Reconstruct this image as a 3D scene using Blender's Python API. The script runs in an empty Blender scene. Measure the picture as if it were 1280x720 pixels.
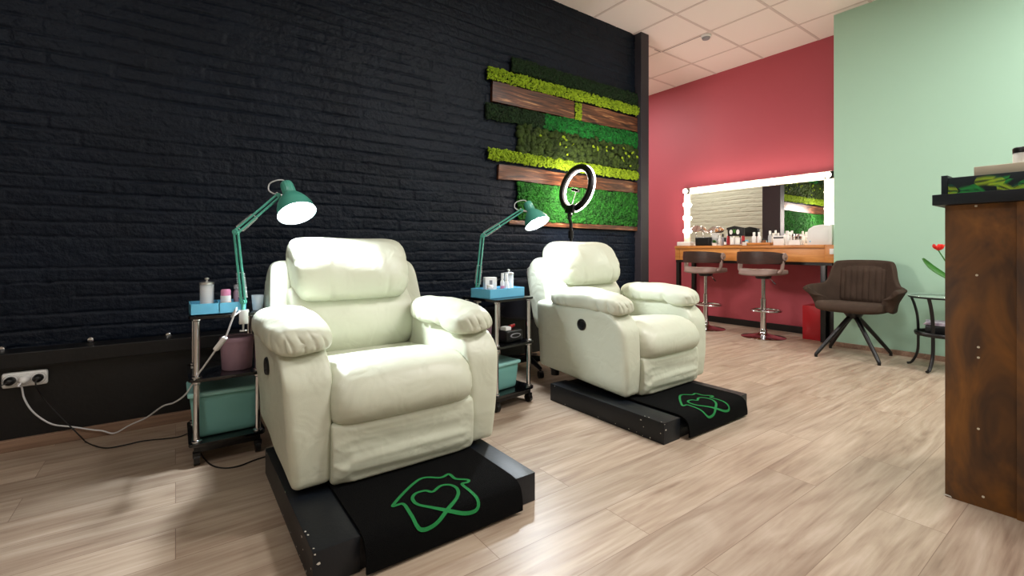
import bpy, bmesh, math, random
import numpy as np
from mathutils import Vector, Matrix, noise
R = math.radians
random.seed(7)
col = bpy.context.scene.collection
PI = math.pi
# ------------------------------------------------------------------ measuring helpers
# camera stands at the origin at eye height H, looking FWD; room axes: X along the brick wall, Y towards it
H = .935; F = 577.0; HOR = 313.0
CF, SF = .808, .589
def ray(u, v):
    r = (u-640)/F
    return Vector((SF+CF*r, CF-SF*r, (HOR-v)/F))
def at(u, v, X=None, Y=None, Z=None):
    """point of the room seen at photo position u, v that lies on the plane X=, Y= or Z="""
    d = ray(u, v)
    if X is not None: t = X/d.x
    elif Y is not None: t = Y/d.y
    else: t = (Z-H)/d.z
    return Vector((d.x*t, d.y*t, H+d.z*t))
def lin(c):
    if isinstance(c, str):
        c = c.lstrip('#'); c = [int(c[i:i+2], 16)/255 for i in (0, 2, 4)]
        c = [x/12.92 if x <= .04045 else ((x+.055)/1.055)**2.4 for x in c]
    return (c[0], c[1], c[2], 1)
# ------------------------------------------------------------------ materials
def newmat(name):
    m = bpy.data.materials.new(name); m.use_nodes = True
    nt = m.node_tree
    return m, nt, nt.nodes['Principled BSDF']
def N(nt, t, **kw):
    n = nt.nodes.new(t)
    for k, v in kw.items():
        if k in n.inputs.keys() if hasattr(n.inputs, 'keys') else False: n.inputs[k].default_value = v
        else: setattr(n, k, v)
    return n
def coords(nt, scale=(1, 1, 1), rot=(0, 0, 0), kind='Object'):
    tc = nt.nodes.new('ShaderNodeTexCoord'); mp = nt.nodes.new('ShaderNodeMapping')
    mp.inputs['Scale'].default_value = scale; mp.inputs['Rotation'].default_value = rot
    nt.links.new(tc.outputs[kind], mp.inputs['Vector'])
    return mp.outputs['Vector']
def mat(name, c, rough=.5, metal=0, bump=0, bscale=60, vary=0, vscale=6, spec=None, trans=0, alpha=1, ior=1.45, coat=0, c2=None, stretch=(1,1,1), sheen=0):
    m, nt, b = newmat(name)
    b.inputs['Base Color'].default_value = lin(c)
    b.inputs['Roughness'].default_value = rough
    b.inputs['Metallic'].default_value = metal
    b.inputs['IOR'].default_value = ior
    b.inputs['Transmission Weight'].default_value = trans
    b.inputs['Alpha'].default_value = alpha
    b.inputs['Coat Weight'].default_value = coat
    b.inputs['Sheen Weight'].default_value = sheen
    if spec is not None: b.inputs['Specular IOR Level'].default_value = spec
    L = nt.links
    if vary or c2:
        n = N(nt, 'ShaderNodeTexNoise'); n.inputs['Scale'].default_value = vscale; n.inputs['Detail'].default_value = 5
        L.new(coords(nt, stretch), n.inputs['Vector'])
        r = nt.nodes.new('ShaderNodeValToRGB'); a = lin(c)
        d = lin(c2) if c2 else tuple(x*(1-vary) for x in a[:3])+(1,)
        r.color_ramp.elements[0].position = .35; r.color_ramp.elements[1].position = .65
        r.color_ramp.elements[0].color = d; r.color_ramp.elements[1].color = a
        L.new(n.outputs['Fac'], r.inputs['Fac']); L.new(r.outputs['Color'], b.inputs['Base Color'])
    if bump:
        n = N(nt, 'ShaderNodeTexNoise'); n.inputs['Scale'].default_value = bscale; n.inputs['Detail'].default_value = 4
        L.new(coords(nt), n.inputs['Vector'])
        bp = nt.nodes.new('ShaderNodeBump'); bp.inputs['Strength'].default_value = bump; bp.inputs['Distance'].default_value = .01
        L.new(n.outputs['Fac'], bp.inputs['Height']); L.new(bp.outputs['Normal'], b.inputs['Normal'])
    return m
def emit(name, c, s):
    m, nt, b = newmat(name)
    b.inputs['Base Color'].default_value = (.8, .8, .8, 1)
    b.inputs['Emission Color'].default_value = lin(c); b.inputs['Emission Strength'].default_value = s
    return m
def wood(name, cols, scale=(1.2, 14, 14), rot=(0, 0, 0), rough=.4, dist=1.2, bump=.05, nscale=1.0, detail=6):
    m, nt, b = newmat(name); L = nt.links
    v = coords(nt, scale, rot)
    n = nt.nodes.new('ShaderNodeTexNoise'); n.inputs['Scale'].default_value = nscale; n.inputs['Detail'].default_value = detail
    n.inputs['Distortion'].default_value = dist; n.inputs['Roughness'].default_value = .62
    L.new(v, n.inputs['Vector'])
    r = nt.nodes.new('ShaderNodeValToRGB'); e = r.color_ramp.elements
    e[0].position = .28; e[1].position = .72
    e[0].color = lin(cols[0]); e[1].color = lin(cols[-1])
    for i, c in enumerate(cols[1:-1]):
        x = e.new(.28+.44*(i+1)/(len(cols)-1)); x.color = lin(c)
    L.new(n.outputs['Fac'], r.inputs['Fac']); L.new(r.outputs['Color'], b.inputs['Base Color'])
    bp = nt.nodes.new('ShaderNodeBump'); bp.inputs['Strength'].default_value = bump; bp.inputs['Distance'].default_value = .004
    L.new(n.outputs['Fac'], bp.inputs['Height']); L.new(bp.outputs['Normal'], b.inputs['Normal'])
    b.inputs['Roughness'].default_value = rough
    return m
def floor_mat():
    m, nt, b = newmat('laminate'); L = nt.links
    v = coords(nt)
    br = nt.nodes.new('ShaderNodeTexBrick'); br.offset = .37; br.squash = 1
    br.inputs['Scale'].default_value = 1; br.inputs['Brick Width'].default_value = 1.26; br.inputs['Row Height'].default_value = .192
    br.inputs['Mortar Size'].default_value = .0012; br.inputs['Mortar Smooth'].default_value = .3
    br.inputs['Color1'].default_value = (0, 0, 0, 1); br.inputs['Color2'].default_value = (1, 1, 1, 1); br.inputs['Mortar'].default_value = (.5, .5, .5, 1)
    L.new(v, br.inputs['Vector'])
    # every plank gets its own piece of grain
    sep = nt.nodes.new('ShaderNodeSeparateColor'); L.new(br.outputs['Color'], sep.inputs['Color'])
    off = nt.nodes.new('ShaderNodeVectorMath'); off.operation = 'SCALE'; off.inputs[0].default_value = (7.3, 3.1, 5.7)
    L.new(sep.outputs['Red'], off.inputs['Scale'])
    add = nt.nodes.new('ShaderNodeVectorMath'); L.new(v, add.inputs[0]); L.new(off.outputs[0], add.inputs[1])
    mp = nt.nodes.new('ShaderNodeMapping'); mp.inputs['Scale'].default_value = (1.1, 9, 1); L.new(add.outputs[0], mp.inputs['Vector'])
    n1 = nt.nodes.new('ShaderNodeTexNoise'); n1.inputs['Scale'].default_value = 1.3; n1.inputs['Detail'].default_value = 5; n1.inputs['Distortion'].default_value = 1.6
    L.new(mp.outputs[0], n1.inputs['Vector'])
    mp2 = nt.nodes.new('ShaderNodeMapping'); mp2.inputs['Scale'].default_value = (3, 60, 1); L.new(add.outputs[0], mp2.inputs['Vector'])
    n2 = nt.nodes.new('ShaderNodeTexNoise'); n2.inputs['Scale'].default_value = 1.5; n2.inputs['Detail'].default_value = 4
    L.new(mp2.outputs[0], n2.inputs['Vector'])
    mx = nt.nodes.new('ShaderNodeMix'); mx.data_type = 'FLOAT'; mx.inputs[0].default_value = .3
    L.new(n1.outputs['Fac'], mx.inputs[2]); L.new(n2.outputs['Fac'], mx.inputs[3])
    r = nt.nodes.new('ShaderNodeValToRGB'); e = r.color_ramp.elements
    e[0].position = .3; e[0].color = lin('#86705f'); e[1].position = .66; e[1].color = lin('#beac9a')
    x = e.new(.42); x.color = lin('#a08b78'); x = e.new(.54); x.color = lin('#b09d89')
    L.new(mx.outputs[0], r.inputs['Fac'])
    # plank tone and joints
    t = nt.nodes.new('ShaderNodeMapRange'); t.inputs['To Min'].default_value = .88; t.inputs['To Max'].default_value = 1.08
    L.new(sep.outputs['Red'], t.inputs['Value'])
    mul = nt.nodes.new('ShaderNodeVectorMath'); mul.operation = 'SCALE'; L.new(r.outputs['Color'], mul.inputs[0]); L.new(t.outputs[0], mul.inputs['Scale'])
    j = nt.nodes.new('ShaderNodeMix'); j.data_type = 'RGBA'; L.new(br.outputs['Fac'], j.inputs['Factor']); L.new(mul.outputs[0], j.inputs['A'])
    j.inputs['B'].default_value = lin('#7d6656')
    L.new(j.outputs['Result'], b.inputs['Base Color'])
    b.inputs['Roughness'].default_value = .36
    bp = nt.nodes.new('ShaderNodeBump'); bp.inputs['Strength'].default_value = .12; bp.inputs['Distance'].default_value = .003
    L.new(n2.outputs['Fac'], bp.inputs['Height']); L.new(bp.outputs['Normal'], b.inputs['Normal'])
    return m
def leather():
    m, nt, b = newmat('cream_leather'); L = nt.links
    b.inputs['Base Color'].default_value = lin('#cccfbc'); b.inputs['Roughness'].default_value = .42
    n = nt.nodes.new('ShaderNodeTexNoise'); n.inputs['Scale'].default_value = 260; n.inputs['Detail'].default_value = 3
    n2 = nt.nodes.new('ShaderNodeTexNoise'); n2.inputs['Scale'].default_value = 9; n2.inputs['Detail'].default_value = 2; n2.inputs['Distortion'].default_value = .8
    v = coords(nt); L.new(v, n.inputs['Vector']); L.new(v, n2.inputs['Vector'])
    b1 = nt.nodes.new('ShaderNodeBump'); b1.inputs['Strength'].default_value = .12; b1.inputs['Distance'].default_value = .002
    b2 = nt.nodes.new('ShaderNodeBump'); b2.inputs['Strength'].default_value = .35; b2.inputs['Distance'].default_value = .02
    L.new(n.outputs['Fac'], b1.inputs['Height']); L.new(n2.outputs['Fac'], b2.inputs['Height'])
    L.new(b2.outputs['Normal'], b1.inputs['Normal']); L.new(b1.outputs['Normal'], b.inputs['Normal'])
    return m
M = {}
M['floor'] = floor_mat()
M['leather'] = leather()
M['brick'] = mat('black_brick_paint', '#0a1422', .5, bump=.8, bscale=38, vary=.25, vscale=3, spec=.22)
M['whitebrick'] = mat('white_brick_paint', '#c3c6ae', .6, bump=.4, bscale=40)
M['blackpanel'] = mat('black_paint', '#0a0b0e', .45, bump=.15, bscale=30)
M['pillar'] = mat('pillar_paint', '#26242a', .5, bump=.05)
M['pink'] = mat('crimson_wall_paint', '#b04b57', .55, bump=.08, bscale=180)
M['green'] = mat('mint_wall_paint', '#a4c8b2', .6, bump=.08, bscale=180)
M['offwhite'] = mat('offwhite_paint', '#d8d2c6', .7)
M['tile'] = mat('ceiling_tile', '#f0e4df', .8, bump=.1, bscale=300)
M['gridbar'] = mat('grid_bar', '#d3c3be', .6)
M['skirt'] = wood('skirting_laminate', ['#6d5546', '#8b6f5c', '#a38670'], (1.5, 30, 30))
M['blackskirt'] = mat('black_skirting', '#0b0809', .4)
M['dark'] = mat('black_plastic', '#0b0b0d', .35)
M['blackwood'] = mat('black_painted_wood', '#0d131b', .42, bump=.06, bscale=90, vary=.2)
M['chip'] = mat('bare_chip', '#c9c4ba', .7)
M['mat'] = mat('black_carpet', '#050506', .95, bump=.6, bscale=500, spec=.15)
M['logo'] = mat('green_logo_pile', '#137a3b', .85, bump=.4, bscale=400)
M['chrome'] = mat('chrome', '#d8d8dc', .12, 1)
M['steel'] = mat('grey_steel', '#dcdcdc', .4, 1)
M['glassblack'] = mat('black_glass', '#050608', .08, coat=.5)
M['blue'] = mat('sky_blue_plastic', '#68bade', .4)
M['aqua'] = mat('aqua_plastic', '#76b1ab', .4)
M['aqualid'] = mat('aqua_lid', '#93c9c4', .4)
M['mauve'] = mat('mauve_plastic', '#9c7c89', .45)
M['white'] = mat('white_plastic', '#e8e8e6', .4)
M['paper'] = mat('white_cotton', '#f0f0ee', .8)
M['grey'] = mat('grey_plastic', '#8b8b90', .5)
M['clear'] = mat('clear_plastic', '#f1f6fa', .05, alpha=.3)
M['glass'] = mat('table_glass', '#bfded0', .03, alpha=.35, coat=.5)
M['lamp'] = mat('sea_green_enamel', '#4fa391', .3, coat=.4)
M['lampin'] = mat('white_enamel', '#f2f5f7', .4)
M['pinkcap'] = mat('pink_cap', '#d98bb0', .4)
M['orange'] = mat('orange_label', '#e08a2c', .5)
M['red'] = mat('red_gloss', '#a30c18', .35)
M['redcap'] = mat('red_detail', '#a8121c', .4)
M['tabletop'] = wood('oak_table', ['#b06a2c', '#c98440', '#d9984f'], (12, 1.3, 12), rough=.4)
M['walnut'] = wood('walnut_slab', ['#150a07', '#3c2014', '#6a3d25', '#b98a5c'], (1.0, 1, 13), rough=.38, dist=2.6, nscale=1.5, detail=4)
M['shellwood'] = wood('dark_walnut_shell', ['#1c0d08', '#2f170e', '#412317'], (6, 6, 30), rough=.5)
M['desk'] = wood('stained_birch', ['#1e0e02', '#4b2b05', '#70430a', '#8c5817'], (5, 3.4, 1.6), rough=.55, dist=.8, nscale=1.5, detail=4)
M['tan'] = mat('taupe_leatherette', '#8f7a72', .5)
M['taupe'] = mat('taupe_velour', '#46382f', .85, bump=.2, bscale=300, vary=.25, vscale=9, spec=.2)
M['mirror'] = mat('mirror_silver', '#f4f6f5', .01, 1)
M['frame'] = mat('white_mirror_frame', '#f3e9d8', .4)
M['lime'] = mat('lime_reindeer_moss', '#98b41c', .9, bump=.9, bscale=160, c2='#76920e', vscale=30)
M['moss_dark'] = mat('deep_green_moss', '#12300a', .95, bump=.9, bscale=200, c2='#0a2006', vscale=25)
M['moss_green'] = mat('bright_green_moss', '#0f7a28', .95, bump=.9, bscale=200, c2='#094a17', vscale=25)
M['moss_mid'] = mat('meadow_green_moss', '#24701a', .95, bump=.9, bscale=200, c2='#164e12', vscale=18)
M['moss_olive'] = mat('olive_pole_moss', '#34470f', .95, bump=.9, bscale=200, c2='#223208', vscale=12)
M['backer'] = mat('moss_backing', '#10240c', .9)
M['leaf'] = mat('green_leaf', '#33701f', .4)
M['flower'] = mat('red_flower', '#e2261b', .35)
M['palm'] = mat('dark_print_ground', '#0a1c22', .5)
M['fronda'] = mat('print_green', '#2fb04c', .5)
M['frondb'] = mat('print_lime', '#c2e83c', .5)
M['frondc'] = mat('print_teal', '#0f5f46', .5)
M['cream'] = mat('cream_board', '#cdc3ac', .6)
M['magazine'] = mat('magazine_paper', '#d8d0dc', .5, c2='#8f7f9b', vscale=30)
M['hubdark'] = mat('dark_grey_shell', '#23252f', .45)
M['cordw'] = mat('white_cord', '#d9dadd', .5)
M['cordb'] = mat('black_cord', '#0c0c0e', .5)
M['tileglow'] = emit('panel_diffuser', '#fff4ea', 6)
M['bulb'] = emit('vanity_bulb', '#fff1dd', 40)
M['lampbulb'] = emit('lamp_bulb', '#f2f8ff', 60)
M['led'] = emit('ring_led', '#fff0e6', 120)
M['stone'] = mat('amber_glass', '#7a4a26', .3)
# ------------------------------------------------------------------ mesh helpers
def obj(name, bm, m, parent=None, smooth=True, angle=40):
    me = bpy.data.meshes.new(name)
    bmesh.ops.recalc_face_normals(bm, faces=bm.faces)
    bm.to_mesh(me); bm.free()
    if m is not None: me.materials.append(M[m] if isinstance(m, str) else m)
    if smooth:
        me.polygons.foreach_set('use_smooth', [True]*len(me.polygons))
        if angle < 180: me.set_sharp_from_angle(angle=R(angle))
    o = bpy.data.objects.new(name, me); col.objects.link(o)
    if parent is not None: o.parent = parent
    return o
def tag(o, label, cat, group=None):
    o['label'] = label; o['category'] = cat
    if group: o['group'] = group
    return o
def thing(name, label, cat, loc=(0, 0, 0), rotz=0, group=None):
    o = bpy.data.objects.new(name, None); o.empty_display_size = .1; col.objects.link(o)
    o.location = loc; o.rotation_euler = (0, 0, rotz)
    return tag(o, label, cat, group)
def struct(name, bm, m, smooth=False, parent=None):
    o = obj(name, bm, m, parent, smooth)
    if parent is None: o['kind'] = 'structure'
    return o
def copy_tree(o, parent=None):
    c = o.copy(); col.objects.link(c)
    if parent is not None: c.parent = parent
    for ch in list(o.children): copy_tree(ch, c)
    return c
def B(): return bmesh.new()
def box(bm, x0, x1, y0, y1, z0, z1, bev=0, seg=2, mtx=None):
    r = bmesh.ops.create_cube(bm, size=1)
    vs = r['verts']
    for v in vs:
        v.co = Vector((x0+(v.co.x+.5)*(x1-x0), y0+(v.co.y+.5)*(y1-y0), z0+(v.co.z+.5)*(z1-z0)))
    if bev:
        es = list({e for v in vs for e in v.link_edges})
        r2 = bmesh.ops.bevel(bm, geom=es, offset=bev, segments=seg, profile=.6, affect='EDGES')
        vs = list({v for f in r2['faces'] for v in f.verts} | {v for v in vs if v.is_valid})
    if mtx is not None:
        for v in vs: v.co = mtx @ v.co
    return bm
def basis(d):
    d = Vector(d).normalized()
    a = Vector((0, 0, 1)) if abs(d.z) < .95 else Vector((1, 0, 0))
    x = a.cross(d).normalized(); y = d.cross(x)
    return x, y, d
def cyl(bm, p0, p1, r0, r1=None, seg=16, cap=True):
    return lathe(bm, p0, Vector(p1)-Vector(p0), [(r0, 0), (r0 if r1 is None else r1, (Vector(p1)-Vector(p0)).length)], seg, cap)
def lathe(bm, origin, axis, prof, seg=24, cap=False, ribs=None):
    """prof: (radius, distance along axis)"""
    x, y, d = basis(axis); o = Vector(origin); rings = []
    for (r, h) in prof:
        if r < 1e-5: rings.append([bm.verts.new(o+d*h)]); continue
        ring = []
        for i in range(seg):
            a = 2*PI*i/seg
            rr = r*(ribs(a, h) if ribs else 1)
            ring.append(bm.verts.new(o+d*h+(x*math.cos(a)+y*math.sin(a))*rr))
        rings.append(ring)
    for a, b in zip(rings, rings[1:]):
        for i in range(seg):
            j = (i+1) % seg
            if len(a) == 1 and len(b) == 1: continue
            if len(a) == 1: bm.faces.new((a[0], b[j], b[i]))
            elif len(b) == 1: bm.faces.new((a[i], a[j], b[0]))
            else: bm.faces.new((a[i], a[j], b[j], b[i]))
    if cap:
        if len(rings[0]) > 1: bm.faces.new(rings[0][::-1])
        if len(rings[-1]) > 1: bm.faces.new(rings[-1])
    return bm
def cat(pts, n=8, closed=False):
    pts = [Vector(p) for p in pts]; out = []
    m = len(pts)
    for i in range(m if closed else m-1):
        if closed: p0, p1, p2, p3 = pts[i-1], pts[i], pts[(i+1) % m], pts[(i+2) % m]
        else: p0, p1, p2, p3 = pts[max(i-1, 0)], pts[i], pts[i+1], pts[min(i+2, m-1)]
        for k in range(n):
            t = k/n
            out.append(.5*((2*p1)+(p2-p0)*t+(2*p0-5*p1+4*p2-p3)*t*t+(3*p1-p0-3*p2+p3)*t**3))
    if not closed: out.append(pts[-1])
    return out
def tube(bm, pts, r, seg=8, smooth_n=0, closed=False, flat=1):
    P = cat(pts, smooth_n, closed) if smooth_n else [Vector(p) for p in pts]
    rings = []; prev = None; n = len(P)
    for i, p in enumerate(P):
        if closed: t = P[(i+1) % n]-P[i-1]
        else: t = P[min(i+1, n-1)]-P[max(i-1, 0)]
        t.normalize()
        if prev is None: x = basis(t)[0]
        else:
            x = prev-t*prev.dot(t)
            x = x.normalized() if x.length > 1e-6 else basis(t)[0]
        prev = x; y = t.cross(x)
        rr = r(i/(n-1)) if callable(r) else r
        rings.append([bm.verts.new(p+x*math.cos(2*PI*k/seg)*rr+y*math.sin(2*PI*k/seg)*rr*flat) for k in range(seg)])
    m = n if closed else n-1
    for i in range(m):
        a, b = rings[i], rings[(i+1) % n]
        for k in range(seg):
            j = (k+1) % seg; bm.faces.new((a[k], a[j], b[j], b[k]))
    if not closed:
        bm.faces.new(rings[0][::-1]); bm.faces.new(rings[-1])
    return bm
def prism(bm, poly, d0, d1, plane='yz', bev=0):
    """polygon in the given plane extruded along the third axis from d0 to d1"""
    def P(a, b, c): return {'yz': (c, a, b), 'xz': (a, c, b), 'xy': (a, b, c)}[plane]
    A = [bm.verts.new(P(a, b, d0)) for a, b in poly]; Bv = [bm.verts.new(P(a, b, d1)) for a, b in poly]
    n = len(poly); fs = [bm.faces.new(A), bm.faces.new(Bv[::-1])]
    for i in range(n): fs.append(bm.faces.new((A[i], Bv[i], Bv[(i+1) % n], A[(i+1) % n])))
    if bev:
        es = [e for e in set(A[i].link_edges[j] for i in range(n) for j in range(len(A[i].link_edges)))]
        es = list({e for f in (fs[0], fs[1]) for e in f.edges})
        bmesh.ops.bevel(bm, geom=es, offset=bev, segments=3, profile=.5, affect='EDGES')
    return bm
def cushion(bm, prof, L, n=4, axis='x', c=0, rings=28, seg=56, deform=None, persp=None):
    """closed smooth profile swept along an axis, ends rounded like a superellipse; deform(p, t, k) moves points"""
    P = cat([Vector((a, b, 0)) for a, b in prof], 12, True)
    ln = [0]
    for i in range(len(P)): ln.append(ln[-1]+(P[(i+1) % len(P)]-P[i]).length)
    Q = []
    for k in range(seg):
        s = ln[-1]*k/seg; i = max(j for j in range(len(P)) if ln[j] <= s)
        f = (s-ln[i])/max(ln[i+1]-ln[i], 1e-9); Q.append(P[i].lerp(P[(i+1) % len(P)], f))
    cen = sum(Q, Vector())/len(Q)
    rr = []
    for i in range(rings+1):
        th = -PI/2+PI*i/rings
        t = math.copysign(abs(math.sin(th))**(2/n), math.sin(th)); s = abs(math.cos(th))**(2/n)
        if i in (0, rings): s = 0
        ring = []
        for k, q in enumerate(Q if s > 0 else [cen]):
            w = cen+(q-cen)*s
            p = Vector((c+t*L, w.x, w.y)) if axis == 'x' else Vector((w.x, c+t*L, w.y))
            if deform: p = deform(p, t, k/seg)
            ring.append(bm.verts.new(p))
        rr.append(ring)
    for a, b in zip(rr, rr[1:]):
        for k in range(seg):
            j = (k+1) % seg
            if len(a) == 1: bm.faces.new((a[0], b[k], b[j]))
            elif len(b) == 1: bm.faces.new((a[k], b[0], a[j]))
            else: bm.faces.new((a[k], b[k], b[j], a[j]))
    return bm
def rbox(bm, c, h, r, n=10, deform=None):
    """box of half sizes h, edge radius r, finely gridded"""
    c = Vector(c); h = Vector(h); seen = {}
    def V(p):
        k = (round(p.x, 5), round(p.y, 5), round(p.z, 5))
        if k not in seen:
            q = Vector((p.x*h.x, p.y*h.y, p.z*h.z))
            inn = Vector([max(-(h[i]-r), min(h[i]-r, q[i])) for i in range(3)])
            d = q-inn
            if d.length > 1e-9: q = inn+d.normalized()*r
            q = q+c
            if deform: q = deform(q, p)
            seen[k] = bm.verts.new(q)
        return seen[k]
    ts = [math.sin(PI/2*(-1+2*i/n)) for i in range(n+1)]
    for ax in range(3):
        for s in (-1, 1):
            for i in range(n):
                for j in range(n):
                    q = []
                    for a, b in ((i, j), (i+1, j), (i+1, j+1), (i, j+1)):
                        p = [0, 0, 0]; p[ax] = s; p[(ax+1) % 3] = ts[a]; p[(ax+2) % 3] = ts[b]; q.append(V(Vector(p)))
                    bm.faces.new(q)
    return bm
def sphere(bm, c, r, sub=2, sc=(1, 1, 1)):
    g = bmesh.ops.create_icosphere(bm, subdivisions=sub, radius=r)
    for v in g['verts']: v.co = Vector((v.co.x*sc[0], v.co.y*sc[1], v.co.z*sc[2]))+Vector(c)
    return bm
# ================================================================== THE SETTING
CEIL = 3.242; XP = 5.70; XG = 5.22; YG = 1.80; YW = 3.215
bm = B(); box(bm, -3.2, 5.9, -3.4, 6.6, -.1, 0); struct('floor', bm, 'floor')
bm = B(); box(bm, -3.2, 5.9, -3.4, 6.6, CEIL, CEIL+.1); ceil_o = struct('ceiling', bm, 'tile')
bm = B()
for k in range(-9, 3):
    x = 4.547+.6*k
    box(bm, x-.012, x+.012, -3.35, 6.55, CEIL-.004, CEIL+.01)
for k in range(-9, 7):
    y = 2.70+.6*k
    box(bm, -3.15, 5.7, y-.012, y+.012, CEIL-.0035, CEIL+.01)
struct('ceiling_grid', bm, 'gridbar', parent=ceil_o)
bm = B(); box(bm, 4.558, 4.566, 2.74, 3.3, CEIL-.0045, CEIL+.01); box(bm, 4.44, 4.56, 3.313, 3.319, CEIL-.0045, CEIL+.01); struct('tile_gap_shade', bm, 'dark', parent=ceil_o)  # solid dark strips stand in for the shadow in a tile gap
bm = B(); box(bm, XP, XP+.15, 1.0, 6.6, 0, CEIL); struct('wall_right', bm, 'pink')
bm = B(); box(bm, XG, XP+.15, -3.4, YG, 0, CEIL); struct('wall_front', bm, 'green')
bm = B(); box(bm, -3.2, XP+.15, -3.5, -3.35, 0, CEIL); struct('wall_back', bm, 'offwhite')
bm = B(); box(bm, -3.3, -3.15, -3.4, 6.6, 0, CEIL); struct('wall_left', bm, 'offwhite')
bm = B(); box(bm, -3.2, XP+.15, 6.5, 6.65, 0, CEIL); struct('wall_far', bm, 'offwhite')
# brick walls as real relief
def vnoise(x, z, seed):
    rs = np.random.RandomState(seed); T = rs.rand(256, 256)
    xi = np.floor(x).astype(int); zi = np.floor(z).astype(int); fx = x-xi; fz = z-zi
    fx = fx*fx*(3-2*fx); fz = fz*fz*(3-2*fz)
    a = T[xi % 256, zi % 256]; b = T[(xi+1) % 256, zi % 256]; c = T[xi % 256, (zi+1) % 256]; d = T[(xi+1) % 256, (zi+1) % 256]
    return (a*(1-fx)+b*fx)*(1-fz)+(c*(1-fx)+d*fx)*fz
def brick_relief(X, Z, seed, ch=.077, bl=.262, deep=.011):
    Zw = Z+.007*(vnoise(X*2.2+3, Z*1.5, seed)-.5)*2+.003*(vnoise(X*14, Z*9, seed+1)-.5)
    row = np.floor(Zw/ch); fz = Zw/ch-row
    rs = np.random.RandomState(seed+5); ro = rs.rand(200)*.12+.5*(np.arange(200) % 2)
    xs = X/bl+ro[row.astype(int) % 200]; bi = np.floor(xs); fx = xs-bi
    Tb = rs.rand(200, 200); Tt = rs.rand(200, 200)
    pr = Tb[bi.astype(int) % 200, row.astype(int) % 200]; tl = Tt[bi.astype(int) % 200, row.astype(int) % 200]
    dz = np.minimum(fz, 1-fz)*ch; dx = np.minimum(fx, 1-fx)*bl
    fill = vnoise(X*5, row*7.3, seed+2)                    # how far paint fills the joint
    fillx = vnoise(bi*3.7, row*5.1, seed+3)
    gz = np.exp(-(dz/.0062)**2)*np.clip(-.35+1.9*fill, .12, 1.2)
    gx = np.exp(-(dx/.007)**2)*np.clip(1.6*fillx-.45, 0, 1)
    h = pr*.004+(tl-.5)*(fz-.5)*.008
    h += (vnoise(X*22, Z*28, seed+4)-.5)*.004+(vnoise(X*55, Z*60, seed+6)-.5)*.0022
    return h-deep*np.maximum(gz, gx)
def relief_wall(name, m, L, z0, z1, seed, dx=.011, dz=.0062):
    nx = int(L/dx); nz = int((z1-z0)/dz)
    xs = np.linspace(0, L, nx); zs = np.linspace(z0, z1, nz)
    X, Z = np.meshgrid(xs, zs, indexing='ij')
    Hh = brick_relief(X, Z, seed)
    co = np.stack([X, -Hh, Z], -1).reshape(-1, 3)
    i = np.arange(nx*nz).reshape(nx, nz)
    f = np.stack([i[:-1, :-1], i[1:, :-1], i[1:, 1:], i[:-1, 1:]], -1).reshape(-1, 4)
    # side skirts so the wall is a solid slab
    back = np.array([[0, .15, z0], [L, .15, z0], [L, .15, z1], [0, .15, z1]])
    co = np.concatenate([co, back]); b0 = nx*nz
    faces = f.tolist()
    faces.append([b0+1, b0, b0+3, b0+2])
    faces.append(i[::-1, 0].tolist()+[b0, b0+1])
    faces.append(i[:, -1].tolist()+[b0+2, b0+3])
    faces.append(i[0, :].tolist()+[b0+3, b0]); faces.append(i[-1, ::-1].tolist()+[b0+1, b0+2])
    me = bpy.data.meshes.new(name); me.from_pydata(co.tolist(), [], faces); me.update()
    me.materials.append(M[m]); me.polygons.foreach_set('use_smooth', [True]*(len(faces)-5)+[False]*5)
    o = bpy.data.objects.new(name, me); col.objects.link(o); o['kind'] = 'structure'
    return o
o = relief_wall('wall_brick', 'brick', 5.35, 0, CEIL-.001, 11); o.location = (-1.3, YW, 0)
bm = B(); box(bm, -3.2, -1.3, YW, YW+.15, 0, CEIL); struct('wall_brick_far', bm, 'brick')
o = relief_wall('wall_side', 'whitebrick', 3.1, 0, CEIL-.001, 29, .02, .009); o.location = (3.0, 3.38, 0); o.rotation_euler = (0, 0, R(90))
# pillar at the end of the brick wall
PY = 3.13
pa = at(801.5, 300, Y=PY).x; pb = at(811, 300, Y=PY).x
bm = B(); box(bm, pa, pb, PY, YW+.17, 0, CEIL, .004); struct('trim_1', bm, 'pillar')
# lower black boarding and its rail, skirting
bm = B(); box(bm, -3.1, pa, 3.115, YW+.01, .0, .40); struct('trim_2', bm, 'blackpanel')
bm = B(); box(bm, -3.1, pa, 3.07, YW+.01, .39, .462, .006); rail = struct('trim_3', bm, 'blackpanel')
for (u, v) in ((1, 437), (113, 425), (210.5, 419)):
    p = at(u, v, Y=3.18); b2 = B(); lathe(b2, (p.x, 3.213, p.z), (0, -1, 0), [(.015, 0), (.016, .018), (.012, .03), (0, .035)], 16)
    tag(obj('wall_bolt', b2, 'chrome'), {1: 'leftmost chrome bolt above black rail at the photo edge', 113: 'middle chrome bolt above the black rail, right above the socket strip side', 210.5: 'rightmost chrome bolt on the black brick wall, nearest the left trolley'}[u], 'bolt', 'chrome bolts above the rail')
bm = B(); box(bm, -3.1, pa, 3.095, 3.12, 0, .055, .004); struct('baseboard_left', bm, 'skirt')
bm = B(); box(bm, XP-.018, XP, YG, 6.5, 0, .075); struct('baseboard_right', bm, 'blackskirt')
bm = B(); box(bm, XG-.015, XG, -3.3, YG, 0, .045, .003); struct('baseboard_front', bm, 'skirt')
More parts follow.
